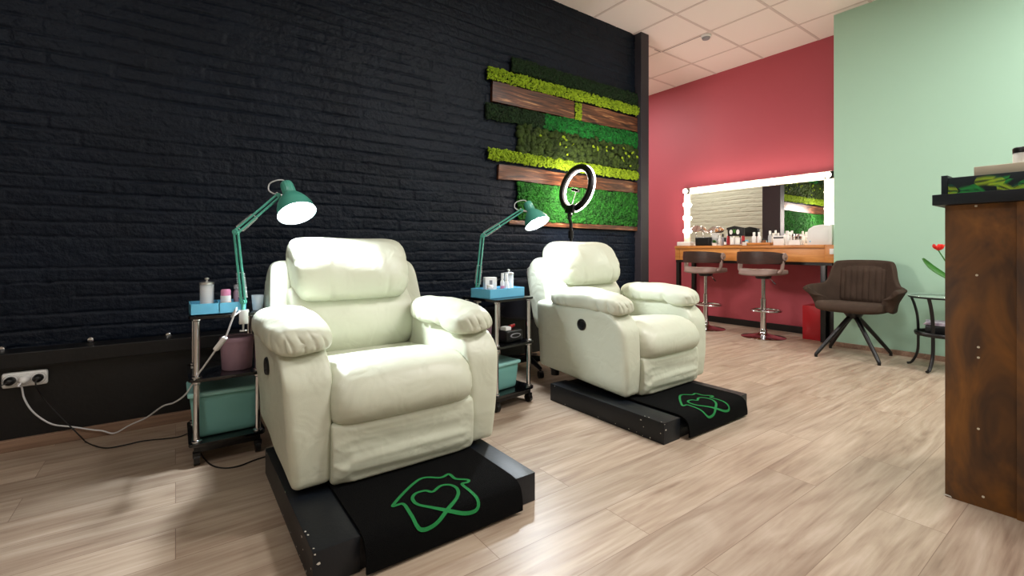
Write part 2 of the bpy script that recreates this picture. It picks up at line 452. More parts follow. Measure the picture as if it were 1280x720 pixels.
# ================================================================== MOSS PICTURE
MY = YW-.005
art = thing('moss_wall_panel', 'large moss and walnut slab picture on the black brick wall', 'wall art', (3.2, MY, 1.4))
def wl(u, v, Y=MY-.03):
    p = at(u, v, Y=Y); return (p.x-3.2, p.z-1.4)
def quad(TL, BL, TR, BR, Y=MY-.03):
    return [wl(*TL, Y), wl(*BL, Y), wl(*TR, Y), wl(*BR, Y)]
_ico = bmesh.new(); bmesh.ops.create_icosphere(_ico, subdivisions=1, radius=1)
_ico.verts.ensure_lookup_table(); IV = np.array([v.co[:] for v in _ico.verts]); IF = np.array([[v.index for v in f.verts] for f in _ico.faces]); _ico.free()
_ic2 = bmesh.new(); bmesh.ops.create_icosphere(_ic2, subdivisions=2, radius=1)
_ic2.verts.ensure_lookup_table(); IV2 = np.array([v.co[:] for v in _ic2.verts]); IF2 = np.array([[v.index for v in f.verts] for f in _ic2.faces]); _ic2.free()
def moss(name, q, m, sp, rad, depth, seed, clump=0, edge=.008, fine=False, extra=None):
    rs = np.random.RandomState(seed)
    TL, BL, TR, BR = [np.array(a) for a in q]
    Wd = np.linalg.norm(TR-TL); Hg = (np.linalg.norm(TL-BL)+np.linalg.norm(TR-BR))/2
    nu = max(2, int(Wd/sp)); nv = max(2, int(Hg/sp)); V = []; Fc = []; b = 0
    iv, jf = (IV2, IF2) if fine else (IV, IF)
    for i in range(nu):
        for j in range(nv):
            s = (i+.5+rs.uniform(-.5, .5))/nu; t = (j+.5+rs.uniform(-.5, .5))/nv
            top = TL*(1-s)+TR*s; bot = BL*(1-s)+BR*s; p = bot*(1-t)+top*t
            e = noise.noise(Vector((p[0]*9, seed*3.7, 0)))*edge
            p = p+np.array([0, e])
            r = rad*rs.uniform(.7, 1.3)
            dpt = depth*(.55+.45*math.sin(PI*min(1, max(0, t)))**.6)
            if clump: dpt += clump*noise.noise(Vector((p[0]*28, p[1]*28, seed)))
            dpt += rs.uniform(-.004, .004)
            A = rs.randn(3, 3)*.18+np.eye(3)
            v = (iv*rs.uniform(.85, 1.15, (len(iv), 1)))@A*r
            v = v+np.array([p[0], -dpt, p[1]])
            V.append(v); Fc.append(jf+b); b += len(v)
    # backing slab
    me = bpy.data.meshes.new(name)
    V = np.concatenate(V); Fc = np.concatenate(Fc)
    me.from_pydata(V.tolist(), [], Fc.tolist()); me.materials.append(M[m])
    me.polygons.foreach_set('use_smooth', [True]*len(Fc))
    o = bpy.data.objects.new(name, me); col.objects.link(o); o.parent = art
    return o
def backer(q):
    TL, BL, TR, BR = q; b = B()
    prism(b, [TL, TR, BR, BL], 0, -.018, 'xz'); return b
band = quad((641, 71), (640, 88), (801, 119), (801, 138)); 
o = moss('moss_band', band, 'moss_dark', .013, .0125, .03, 1); o['label'] = 'dark green moss strip along the top'
q_l1 = quad((609, 82), (609, 98), (801, 134.5), (801, 145.5)); o = moss('moss_band', q_l1, 'lime', .0115, .0095, .045, 2, .016, fine=False); o['label'] = 'upper lime green moss strip'
q_c = quad((719.5, 128), (719.5, 150), (727, 130), (727, 151)); o = moss('moss_band', q_c, 'lime', .0115, .0095, .035, 3, .01); o['label'] = 'short upright lime moss joint'
q_g2a = quad((608, 128), (608, 147.5), (682, 142), (682, 160)); o = moss('moss_band', q_g2a, 'moss_dark', .013, .0125, .03, 4, .006); o['label'] = 'dark green moss left end'
q_g2b = quad((678, 141), (649, 157), (801, 167), (801, 184)); o = moss('moss_band', quad((680, 141.5), (680, 160), (801, 167), (801, 186)), 'moss_green', .012, .012, .03, 5, .004); o['label'] = 'bright green moss strip'
q_ol = quad((650, 155), (650, 192), (801, 186), (801, 213)); o = moss('moss_band', q_ol, 'moss_olive', .028, .026, .018, 6, .03, fine=True); o['label'] = 'olive cushion moss strip with pale tufts'
q_l2 = quad((609.5, 184), (610, 199), (801, 215.5), (801, 226)); o = moss('moss_band', q_l2, 'lime', .0115, .0095, .045, 7, .016); o['label'] = 'lower lime green moss strip'
q_g3 = quad((648, 227), (648, 275), (800, 243), (800, 283)); o = moss('moss_band', q_g3, 'moss_mid', .0145, .014, .025, 8, .012); o['label'] = 'wide meadow green moss field'
b = B()
for q in (band, q_l1, q_c, q_g2a, q_g2b, q_ol, q_l2, q_g3): 
    TL, BL, TR, BR = q; cx = sum(p[0] for p in q)/4; cz = sum(p[1] for p in q)/4
    q = [(cx+(p[0]-cx)*.985, cz+(p[1]-cz)*.9) for p in q]; prism(b, [q[0], q[2], q[3], q[1]], 0, -.016, 'xz')
obj('backing_board', b, 'backer', art, False)
rs = random.Random(3); b = B()
for k in range(24):
    s = rs.random()**.8; t = rs.uniform(.15, .9); TL, BL, TR, BR = q_ol
    x = (TL[0]*(1-t)+BL[0]*t)*(1-s)+(TR[0]*(1-t)+BR[0]*t)*s; z = (TL[1]*(1-t)+BL[1]*t)*(1-s)+(TR[1]*(1-t)+BR[1]*t)*s
    for e in range(5): sphere(b, (x+rs.uniform(-.009, .009), -.05+rs.uniform(-.003, .003), z+rs.uniform(-.009, .009)), rs.uniform(.006, .01), 1)
o = obj('moss_tufts', b, 'lime', art); o['kind'] = 'stuff'
def slab(TL, BL, TR, BR, seed, wavy=.006, wave_top=True):
    q = quad(TL, BL, TR, BR); n = 26; top = []; bot = []
    for i in range(n+1):
        s = i/n; e = noise.noise(Vector((s*4, seed, 0)))*wavy*2; e2 = noise.noise(Vector((s*4, seed+9, 0)))*wavy*2
        top.append((q[0][0]*(1-s)+q[2][0]*s, q[0][1]*(1-s)+q[2][1]*s+(e if wave_top else 0)))
        bot.append((q[1][0]*(1-s)+q[3][0]*s, q[1][1]*(1-s)+q[3][1]*s+e2))
    b = B(); prism(b, top+bot[::-1], 0, -.03, 'xz', .0015); return obj('wood_slab', b, 'walnut', art, True, 30)
slab((616, 101), (615.5, 126), (718, 127), (718, 148.5), 1, .003)['label'] = 'upper left walnut slab'
slab((727, 129), (727.5, 151.5), (800, 148.5), (800, 165.5), 2, .003)['label'] = 'upper right walnut slab'
slab((624, 205), (623, 223.8), (800, 229), (800, 242), 3, .007)['label'] = 'long wavy walnut slab with pale lower edge'
slab((637, 275.2), (636.6, 280.6), (800, 283.5), (800, 288.8), 4, .002)['label'] = 'thin bottom walnut slat'
# ================================================================== RECLINERS
def pleat(x, k, a): return a*math.sin(k*x)
def make_recliner(label):
    t = thing('recliner_armchair', label, 'armchair', (0, 0, 0), 0, 'cream leather recliners on platforms')
    nz = lambda p, s, a: noise.noise(Vector(p)*s)*a
    # two arm bodies
    for s in (-1, 1):
        bm = B()
        def df(q, p, s=s):
            f = max(0, (q.z-.12)/.48)
            out = (q.x*s-.345)/.07                     # +1 outside, -1 inside
            q.x += s*(.020*f**1.3*max(0, out)-.012*(1-f)*max(0, out))
            # rounded front shoulder and sloping rear
            if q.y < -.22: q.z -= .13*((-.22-q.y)/.22)**3*max(0, f)
            back = max(0, (q.y+.43)/.72)
            q.z += .055*back*(1-f)
            q.y += .012*math.sin(f*PI)*(1 if q.y < -.3 else 0)*-1
            q.x += s*.007*math.sin(PI*f)*math.sin(PI*back)*max(0, out)
            q += Vector((nz(q, 5, .004), 0, nz(q+Vector((3, 0, 0)), 5, .003)))
            return q
        rbox(bm, (s*.345, -.07, .362), (.072, .36, .242), .03, 18, df)
        obj('arm_body', bm, 'leather', t, True, 180)
    # seat cushion with rolled front
    bm = B()
    def ds(p, tt, k):
        crown = (1-abs(tt)**2.2)
        if p.z > .42: p.z += .012*crown-.006*(1-crown)
        if p.y > -.1 and p.z > .4: p.z -= .02*crown
        if p.y < -.40: p.y -= .012*crown
        p.z += nz((p.x*1.3, p.y*3, p.z*2), 4, .006)
        ed = max(0, abs(tt)-.82)/.18
        p.y += ed*.004*math.sin(p.z*160)
        # shallow pull creases
        p.z += .006*math.exp(-((p.x-.12-.4*(p.y+.3))/.012)**2)*(p.z > .45)*(p.y < -.2)
        return p
    cushion(bm, [(.24, .40), (.24, .46), (.1, .475), (-.12, .492), (-.28, .512), (-.38, .512), (-.455, .475), (-.492, .415), (-.49, .36), (-.462, .328), (-.40, .318), (-.1, .32), (.2, .34)], .288, 9, 'x', 0, 44, 90, ds)
    obj('seat_cushion', bm, 'leather', t, True, 180)
    # footrest panel, wrinkled
    bm = B()
    def dfp(p, tt, k):
        if p.y < -.425:
            w = noise.noise(Vector((p.x*9+p.z*6, p.z*26-p.x*8, 2)))
            p.y -= .018*w*(1-abs(tt)**4)*(.35+1.0*max(0, (.3-p.z)/.2))
            p.y -= .016*noise.ridged_multi_fractal(Vector((p.x*5, p.z*14+p.x*6, 5)), 1, 2, 3, 1, 2)*.25
            p.y -= .012*(1-abs(tt)**3)
        return p
    cushion(bm, [(-.40, .33), (-.43, .333), (-.456, .315), (-.46, .23), (-.455, .145), (-.44, .118), (-.40, .115), (-.37, .13), (-.37, .32)], .283, 22, 'x', 0, 90, 110, dfp)
    obj('footrest_panel', bm, 'leather', t, True, 180)
    # inner chassis, dark
    bm = B(); box(bm, -.30, .30, -.38, .30, .125, .34, .01); obj('frame', bm, 'dark', t)
    # feet
    for x in (-.32, .32):
        for y in (-.36, .22):
            bm = B(); cyl(bm, (x, y, .106), (x, y, .16 if y < 0 else .2), .028, .03, 20); obj('foot', bm, 'dark', t)
    # back shell with wings
    bm = B()
    def db(p, tt, k):
        f = (p.z-.42)/.45
        p.x *= 1.0-.06*max(0, f)**2
        # wings curve forwards
        w = abs(tt)**4
        if p.y < .33+.17*f: p.y -= .03*w
        p += Vector((nz(p, 4, .003), nz(p+Vector((1, 0, 0)), 5, .005), 0))
        return p
    cushion(bm, [(.235, .43), (.27, .60), (.325, .78), (.355, .855), (.40, .885), (.455, .875), (.485, .82), (.44, .66), (.40, .50), (.36, .40), (.29, .38)], .385, 14, 'x', .008, 40, 80, db)
    obj('back_shell', bm, 'leather', t, True, 180)
    # lumbar cushion
    bm = B()
    def dl(p, tt, k):
        f = (p.z-.42)/.36
        if p.y < .3:
            p.y -= .02*(1-abs(tt)**2.5)*math.sin(PI*min(1, max(0, f)))
            p.z -= .028*(1-abs(tt)**2)*(1-f)
        p.y += nz((p.x*1.5, 0, p.z*3), 4, .008)
        return p
    cushion(bm, [(.18, .455), (.135, .52), (.135, .61), (.18, .70), (.25, .765), (.33, .76), (.34, .60), (.28, .44)], .295, 8, 'x', 0, 36, 64, dl)
    obj('lumbar_cushion', bm, 'leather', t, True, 180)
    # head pillow
    bm = B()
    cr = lambda x: -(1-abs(math.sin(x)))**3
    def dh(p, tt, k):
        f = (p.z-.72)/.28
        edge = abs(tt)**3
        if p.y < .36:
            g = math.sin(PI*min(1, max(0, f)))
            low = math.exp(-((f-.0)/.30)**2); side = math.exp(-((1-abs(tt))/.20)**2)
            p.y -= .010*(1-edge)*g
            p.y -= .014*cr(p.x*31+1.9*math.sin(p.x*13))*low
            p.y -= .006*cr(p.z*42+abs(p.x)*14)*side
            p.y += .013*math.exp(-((abs(p.x+.01)-.088-.02*f)/.0075)**2)*(.4+.6*(1-f))
        p.x *= 1.0-.07*(1-min(1, max(0, f*1.2)))**2-.03*max(0, f-.8)
        p += Vector((0, nz(p, 7, .010), nz(p+Vector((4, 1, 0)), 5, .012)*f))
        return p
    cushion(bm, [(.145, .702), (.112, .75), (.135, .85), (.20, .945), (.265, .992), (.345, 1.0), (.415, .95), (.41, .84), (.36, .75), (.25, .698)], .277, 8, 'x', -.008, 170, 110, dh)
    obj('head_pillow', bm, 'leather', t, True, 180)
    # arm pillows
    for s in (-1, 1):
        bm = B()
        def da(p, tt, k, s=s):
            ed = abs(tt)
            p.z += .010*(1-ed**2)-.022*max(0, -tt)**2
            w = -(1-abs(math.sin(p.y*38+1.7*math.sin(p.y*13+s)+s)))**3
            side = math.exp(-((p.z-.60)/.035)**2)
            sg = 1 if (p.x-(s*.35-.006)) > 0 else -1
            p.x += sg*.014*w*side; p.z -= .007*w*side
            front = max(0, -tt-.55)/.45
            p.y += .007*(1-abs(math.sin(p.x*84+1.2*math.sin(p.z*40))))**2*front*math.exp(-((p.z-.605)/.05)**2)
            p.z += nz(p, 9, .010)+nz(p+Vector((7, 0, 0)), 22, .004)
            p.y += nz(p, 8, .008)
            return p
        cushion(bm, [((s*.35-.006)-.117, .622), ((s*.35-.006)-.106, .668), ((s*.35-.006)-.052, .696), ((s*.35-.006)+.02, .698), ((s*.35-.006)+.085, .678), ((s*.35-.006)+.118, .626), ((s*.35-.006)+.104, .59), ((s*.35-.006)+.045, .576), ((s*.35-.006)-.05, .576), ((s*.35-.006)-.104, .588)], .285, 3.6, 'y', -.125, 90, 90, da)
        obj('arm_pillow', bm, 'leather', t, True, 180)
    bm = B(); lathe(bm, (-.436, -.13, .495), (-1, 0, 0), [(0, -.012), (.034, -.012), (.034, .004), (.03, .008), (.022, .006), (.020, .002), (0, .002)], 28)
    o = obj('recline_button', bm, 'dark', t); o['label'] = 'round black switch on the side'
    return t
rec1 = make_recliner('nearest cream leather recliner, beside the trolley with the mauve pot')
rec1.location = (.718, 2.10, 0)
rec2 = copy_tree(rec1); rec2['label'] = 'farther cream leather recliner, in front of the ring light'
rec2.location = (2.378, 2.115, 0); rec2.rotation_euler = (0, 0, R(2))
# platforms
def make_platform():
    t = thing('chair_platform', 'black painted platform under the nearest recliner, at the bottom of the photo', 'platform', (0, 0, 0), 0, 'black platforms under recliners')
    for s in (-1, 1):
        x0, x1 = (-.392, -.262) if s < 0 else (.262, .392)
        bm = B(); box(bm, x0, x1, -.415, .415, .0, .105, .003); obj('side_board', bm, 'blackwood', t)
    bm = B(); box(bm, -.262, .262, -.405, .41, .0, .097, .002); obj('deck', bm, 'blackwood', t)
    rs = random.Random(5)
    def chip(x, y, z, n, s):
        bm = B(); a = Vector(n); x_, y_, _ = basis(a); lo = []; hi = []
        for k in range(6):
            q = Vector((x, y, z))+(x_*math.cos(k*PI/3)*s*rs.uniform(.6, 1.6)+y_*math.sin(k*PI/3)*s*rs.uniform(.5, 1))
            lo.append(bm.verts.new(q-a*.0005)); hi.append(bm.verts.new(q+a*.0006))
        bm.faces.new(hi); bm.faces.new(lo[::-1])
        for k in range(6): bm.faces.new((lo[k], lo[(k+1) % 6], hi[(k+1) % 6], hi[k]))
        obj('paint_chip', bm, 'chip', t, False)
    for k in range(11): chip(-.392, rs.uniform(-.41, -.2) if k < 7 else rs.uniform(-.2, .38), .006+rs.random()*.008 if k % 3 else rs.uniform(.03, .1), (-1, 0, 0), rs.uniform(.0018, .0045))
    for k in range(4): chip(-.387+rs.random()*.004, rs.uniform(-.4, -.28), .105, (0, 0, 1), rs.uniform(.0018, .0035))
    chip(-.375, -.415, .07, (0, -1, 0), .005); chip(-.386, -.415, .098, (0, -1, 0), .003); chip(.3, -.415, .05, (0, -1, 0), .004)
    return t
pl1 = make_platform(); pl1.location = (.696, 1.76, 0)
pl2 = copy_tree(pl1); pl2.location = (2.285, 1.775, 0); pl2['label'] = 'black painted platform with chipped edge under the farther recliner'
# mats with logo; profile in (y, z), local origin at the platform front edge centre
MX0, MX1 = -.258, .300
MP = [(.55, .1115), (.10, .1115), (.05, .1115), (.015, .110), (-.010, .1045), (-.028, .092), (-.038, .074), (-.043, .05), (-.045, .03), (-.044, .012)]
MPs = cat([Vector((a, b, 0)) for a, b in MP], 6)
MLEN = [0]
for a_, b_ in zip(MPs, MPs[1:]): MLEN.append(MLEN[-1]+(b_-a_).length)
def mat_pt(x, s, off=0):
    s = min(max(s, 0), MLEN[-1]-1e-5); i = max(j for j in range(len(MPs)-1) if MLEN[j] <= s)
    f = (s-MLEN[i])/(MLEN[i+1]-MLEN[i]); p = MPs[i].lerp(MPs[i+1], f); d = (MPs[i+1]-MPs[i]).normalized()
    n = Vector((-d.y, d.x)) if False else Vector((d.y, -d.x))
    if n.y < 0 and abs(n.y) > .2: n = -n
    if n.x > 0 and abs(n.y) <= .2: n = -n
    return Vector((x, p.x+n.x*off, p.y+n.y*off))
def mat_hit(u, v, ox, oy):
    d = ray(u, v); best = None
    for i in range(len(MPs)-1):
        a, b = MPs[i], MPs[i+1]           # solve t*d.y-oy = a.x+f*(b.x-a.x); H+t*d.z = a.y+f*(b.y-a.y)
        A = np.array([[d.y, -(b.x-a.x)], [d.z, -(b.y-a.y)]]); rhs = np.array([a.x+oy, a.y-H])
        if abs(np.linalg.det(A)) < 1e-12: continue
        t, f = np.linalg.solve(A, rhs)
        if -.001 <= f <= 1.001 and t > 0 and (best is None or t < best[0]): best = (t, MLEN[i]+f*(MLEN[i+1]-MLEN[i]))
    return (d.x*best[0]-ox, best[1])
LOGO = [(575, 455), (612, 452), (640, 490), (663, 533), (690, 546), (735, 523), (775, 475), (812, 430), (817, 400), (795, 382), (755, 383), (722, 406), (695, 402), (660, 412), (647, 432), (665, 453), (715, 464), (770, 474), (840, 485), (884, 473), (892, 440), (865, 405), (833, 378), (854, 370), (853, 361), (808, 357), (783, 340), (752, 353), (672, 360)]
OX, OY = .696, 1.345
LP = [mat_hit(300+x/3, 480+y/3, OX, OY) for x, y in LOGO]
def make_mat():
    t = thing('floor_mat', 'black carpet mat with green house and heart logo under the nearest recliner', 'mat', (OX, OY, 0), 0, 'black logo mats on platforms')
    bm = B(); rows = []
    n = 60
    for side in (1, 0):
        for i in range(n+1):
            s = MLEN[-1]*i/n
            if side == 0: s = MLEN[-1]*(n-i)/n
            rows.append([bm.verts.new(mat_pt(MX0+(MX1-MX0)*k/12, s, 0 if side else -.008)) for k in range(13)])
    for a in range(len(rows)):
        b = (a+1) % len(rows)
        for k in range(12): bm.faces.new((rows[a][k], rows[b][k], rows[b][k+1], rows[a][k+1]))
    m = len(rows)
    for k in (0, 12):
        for i in range(n): 
            bm.faces.new((rows[i][k], rows[i+1][k], rows[m-2-i][k], rows[m-1-i][k]))
    obj('carpet', bm, 'mat', t, True, 60)
    # logo ribbon laid on the surface
    P = cat([Vector((x, s, 0)) for x, s in LP], 10, True)
    # keep the roof corners crisp
    bm = B(); n = len(P); w = .0058; top = []
    for i in range(n):
        d = (P[(i+1) % n]-P[i-1]).normalized(); nn = Vector((-d.y, d.x, 0))
        top.append([bm.verts.new(mat_pt(q.x, q.y, .0022)) for q in (P[i]+nn*w, P[i]+nn*w*.5, P[i], P[i]-nn*w*.5, P[i]-nn*w)])
    for i in range(n):
        for k in range(4): bm.faces.new((top[i][k], top[(i+1) % n][k], top[(i+1) % n][k+1], top[i][k+1]))
    o = obj('logo', bm, 'logo', t); o['label'] = 'green line logo of a house around a heart'
    return t
mt1 = make_mat()
mt2 = copy_tree(mt1); mt2.location = (2.30, 1.362, 0); mt2['label'] = 'black carpet mat with green house and heart logo under the farther recliner'
# ================================================================== TROLLEYS
def make_trolley(w, d, label):
    t = thing('trolley', label, 'trolley', (0, 0, 0), 0, 'three tier black trolleys')
    for z, zt in ((.085, 'bottom'), (.365, 'middle'), (.637, 'top')):
        bm = B(); h = .014
        pts = []
        for cx, cy, a0 in ((w/2-.03, d/2-.03, 0), (-w/2+.03, d/2-.03, 90), (-w/2+.03, -d/2+.03, 180), (w/2-.03, -d/2+.03, 270)):
            for k in range(7): a = R(a0+15*k); pts.append((cx+.03*math.cos(a), cy+.03*math.sin(a)))
        prism(bm, pts, z, z+h, 'xy', .002); o = obj('shelf', bm, 'glassblack', t)
    bm = B(); box(bm, -w/2+.02, w/2-.02, -d/2+.02, d/2-.02, .055, .084, .004); obj('base_tray', bm, 'dark', t)
    for sx in (-1, 1):
        for sy in (-1, 1):
            x, y = sx*(w/2-.03), sy*(d/2-.03)
            bm = B()
            lathe(bm, (x, y, .10), (0, 0, 1), [(0, 0), (.020, 0), (.020, .006), (.0125, .01), (.0125, .25), (.019, .256), (.019, .265), (0, .265)], 20)
            lathe(bm, (x, y, .38), (0, 0, 1), [(0, 0), (.020, 0), (.020, .006), (.0125, .01), (.0125, .245), (.017, .25), (.017, .257), (0, .257)], 20)
            obj('pole', bm, 'chrome', t)
            bm = B(); cyl(bm, (x-.011, y, .026), (x+.011, y, .026), .025, .025, 20); box(bm, x-.015, x+.015, y-.018, y+.018, .034, .058, .004); obj('caster', bm, 'dark', t)
    return t
T1 = (.192, 2.585); T2 = (1.61, 2.36)
tr1 = make_trolley(.295, .36, 'left three-tier black trolley with mauve pot and aqua box'); tr1.location = (*T1, 0)
tr2 = make_trolley(.33, .33, 'three-tier black trolley between the two cream recliners'); tr2.location = (*T2, 0); tr2.rotation_euler = (0, 0, R(9))
def at_tr(t, x, y):
    a = t.rotation_euler.z; return (t.location.x+x*math.cos(a)-y*math.sin(a), t.location.y+x*math.sin(a)+y*math.cos(a))
def tray(label, x, y, z, w, d, h, rz, m='blue'):
    bm = B(); box(bm, -w/2, w/2, -d/2, d/2, 0, .004)
    for a in ((-w/2, w/2, -d/2, -d/2+.004), (-w/2, w/2, d/2-.004, d/2), (-w/2, -w/2+.004, -d/2, d/2), (w/2-.004, w/2, -d/2, d/2), (-.002, .002, -d/2, d/2)): box(bm, *a, 0, h)
    o = obj('storage_tray', bm, m, None, False); o.location = (x, y, z); o.rotation_euler = (0, 0, rz)
    return tag(o, label, 'tray')
def bottle(name, label, catg, x, y, z, r, h, m, capm=None, caph=.02, capr=.6, labelm=None, group=None, kind='bottle', seg=18):
    t = thing(name, label, catg, (x, y, z), 0, group)
    bm = B(); nb = h-caph
    if kind == 'bottle': prof = [(0, 0), (r*.95, 0), (r, .003), (r, nb*.78), (r*.85, nb*.88), (r*.45, nb*.97), (r*.42, nb), (0, nb)]
    else: prof = [(0, 0), (r*.96, 0), (r, .003), (r, nb-.003), (r*.97, nb), (0, nb)]
    lathe(bm, (0, 0, 0), (0, 0, 1), prof, seg); obj('body', bm, m, t)
    if capm:
        bm = B(); cr = r*capr; lathe(bm, (0, 0, nb), (0, 0, 1), [(0, -.001), (cr, 0), (cr, caph*.8), (cr*.85, caph), (0, caph)], seg)
        obj('cap', bm, capm, t)
    if labelm:
        bm = B(); lathe(bm, (0, 0, nb*.2), (0, 0, 1), [(r+.0005, 0), (r+.0006, nb*.4)], seg); obj('label', bm, labelm, t)
    return t
def cotton(label, x, y, z, r, h):
    t = thing('cotton_dispenser', label, 'dispenser', (x, y, z))
    bm = B(); lathe(bm, (0, 0, 0), (0, 0, 1), [(0, 0), (r, 0), (r, h-.02), (r-.002, h-.02), (r-.002, .003), (0, .003)], 28); obj('cylinder', bm, 'clear', t)
    for k in range(2):
        bm = B(); n = 14; z0 = .004+k*(h-.03)/2; prof = [(0, z0)]
        for i in range(n): zz = z0+(h-.034)/2*i/n; prof += [(r*.80, zz), (r*.84, zz+(h-.034)/2/n*.5)]
        prof.append((0, z0+(h-.034)/2)); lathe(bm, (0, 0, 0), (0, 0, 1), prof, 24); obj('cotton_pads', bm, 'paper', t)
    bm = B(); lathe(bm, (0, 0, h-.02), (0, 0, 1), [(0, 0), (r+.001, 0), (r+.001, .008), (r*.5, .012), (.004, .013), (.004, .018), (.009, .022), (.009, .028), (0, .032)], 24); obj('lid', bm, 'steel', t)
    return t
ZT = .652
tray('sky blue divided tray on the left trolley', T1[0]-.035, T1[1]-.085, ZT, .215, .16, .05, 0)
p = at(267.5, 378, Z=ZT+.005); cotton('clear cotton pad dispenser standing in the blue tray on the left trolley', .115, 2.505, ZT+.005, .028, .145)
bottle('nail_bottle', 'small jar with pink cap and orange label in the left blue tray', 'bottle', .186, 2.48, ZT+.005, .021, .10, 'white', 'pinkcap', .028, .95, 'orange', None, 'jar')
bottle('cream_tube', 'slim mauve tube behind the lamp arm on the left trolley', 'tube', .232, 2.54, ZT+.005, .011, .115, 'mauve', 'grey', .02, .9)
bm = B(); lathe(bm, (0, 0, 0), (0, 0, 1), [(0, 0), (.022, 0), (.028, .07), (.026, .07), (.02, .004), (0, .004)], 24)
o = obj('drinking_glass', bm, 'clear'); o.location = (.318, 2.50, ZT); tag(o, 'small clear glass right of the lamp clamp on the left trolley', 'glass')
# mauve pot with lid
def pot(label, x, y, z, r, h):
    t = thing('lidded_pot', label, 'pot', (x, y, z))
    bm = B(); lathe(bm, (0, 0, 0), (0, 0, 1), [(0, 0), (r*.86, 0), (r*.9, .004), (r, h-.025), (0, h-.025)], 36); obj('body', bm, 'mauve', t)
    bm = B(); lathe(bm, (0, 0, h-.025), (0, 0, 1), [(0, 0), (r*1.04, 0), (r*1.05, .012), (r*1.0, .02), (r*.93, .022), (r*.9, .016), (0, .016)], 36); obj('lid', bm, 'mauve', t)
    return t
pot('mauve lidded pot on the middle shelf of the left trolley', .235, 2.53, .380, .069, .155)
def storage_box(label, x, y, z, w, d, h, rz):
    t = thing('storage_box', label, 'box', (x, y, z), rz)
    bm = B()
    rbox(bm, (0, 0, h/2), (w/2, d/2, h/2), .018, 8, lambda q, p: Vector((q.x*(.88+.12*q.z/h), q.y*(.88+.12*q.z/h), q.z))); obj('tub', bm, 'aqua', t, True, 180)
    bm = B(); rbox(bm, (0, 0, h+.006), (w/2+.008, d/2+.008, .011), .009, 8); obj('lid', bm, 'aqualid', t, True, 60)
    return t
storage_box('aqua lidded storage box on the bottom shelf of the left trolley', T1[0]-.005, T1[1], .100, .275, .255, .19, 0)
# second trolley goods
a2 = tr2.rotation_euler.z
x, y = at_tr(tr2, -.015, -.02); tray('sky blue divided tray on the trolley between the recliners', x, y, ZT, .29, .17, .055, a2)
def card_box(name, label, c, x, y, z, w, d, h, rz, m, stripes=()):
    t = thing(name, label, c, (x, y, z), rz)
    bm = B(); box(bm, -w/2, w/2, -d/2, d/2, 0, h, .001); obj('carton', bm, m, t)
    for (z0, z1, x0, x1, mm) in stripes:
        bm = B(); box(bm, -w/2+x0*w, -w/2+x1*w, -d/2-.0008, -d/2+.001, z0*h, z1*h); obj('print', bm, mm, t, False)
    return t
x, y = at_tr(tr2, -.066, -.002); card_box('carton', 'white printed carton in the tray on the middle trolley', 'box', x, y, ZT+.005, .072, .05, .115, a2-R(25), 'paper', ((.62, .85, .35, .6, 'grey'), (.1, .5, .15, .35, 'mauve')))
x, y = at_tr(tr2, -.012, -.055); bottle('spray_bottle', 'slim bottle with rose label beside the white carton on the middle trolley', 'bottle', x, y, ZT+.005, .012, .14, 'white', 'white', .035, .7, 'pinkcap')
x, y = at_tr(tr2, .022, -.055); bottle('spray_bottle', 'white bottle next to the cotton dispenser on the middle trolley', 'bottle', x, y, ZT+.005, .016, .135, 'white', 'white', .04, .6)
x, y = at_tr(tr2, .075, -.02); cotton('clear cotton pad dispenser in the tray on the middle trolley', x, y, ZT+.005, .032, .15)
x, y = at_tr(tr2, -.128, -.07); bottle('glass_jar', 'clear glass jar with lid at the left end of the middle trolley tray', 'jar', x, y, ZT+.005, .024, .075, 'clear', 'white', .015, .8, None, None, 'jar')
x, y = at_tr(tr2, -.09, .03); pot('mauve pot on the middle shelf of the trolley between recliners', x, y, .380, .052, .13)
x, y = at_tr(tr2, .04, -.055)
t = thing('nail_drill', 'black nail drill unit on the middle shelf between the recliners', 'device', (x, y, .380), a2)
bm = B(); rbox(bm, (0, 0, .035), (.07, .06, .035), .012, 8); obj('housing', bm, 'dark', t, True, 180)
bm = B(); prism(bm, [(.045*math.cos(a)+.0, .014*math.sin(a)+.04) for a in [2*PI*k/24 for k in range(24)]], -.0605, -.064, 'xz'); obj('display', bm, 'grey', t)
for k, zz in enumerate((.04,)):
    bm = B(); prism(bm, [(.034*math.cos(a), .009*math.sin(a)+.04) for a in [2*PI*k/24 for k in range(24)]], -.064, -.0655, 'xz'); obj('display_window', bm, 'dark', t)
bm = B(); box(bm, -.06, -.015, -.04, .01, .070, .092, .004); obj('top_label', bm, 'white', t)
bm = B(); cyl(bm, (.01, .0, .082), (.06, .01, .088), .012, .009, 16); obj('handpiece', bm, 'redcap', t)
x, y = at_tr(tr2, -.02, 0); storage_box('aqua storage box on the bottom shelf between the recliners', x, y, .100, .2, .22, .15, a2)
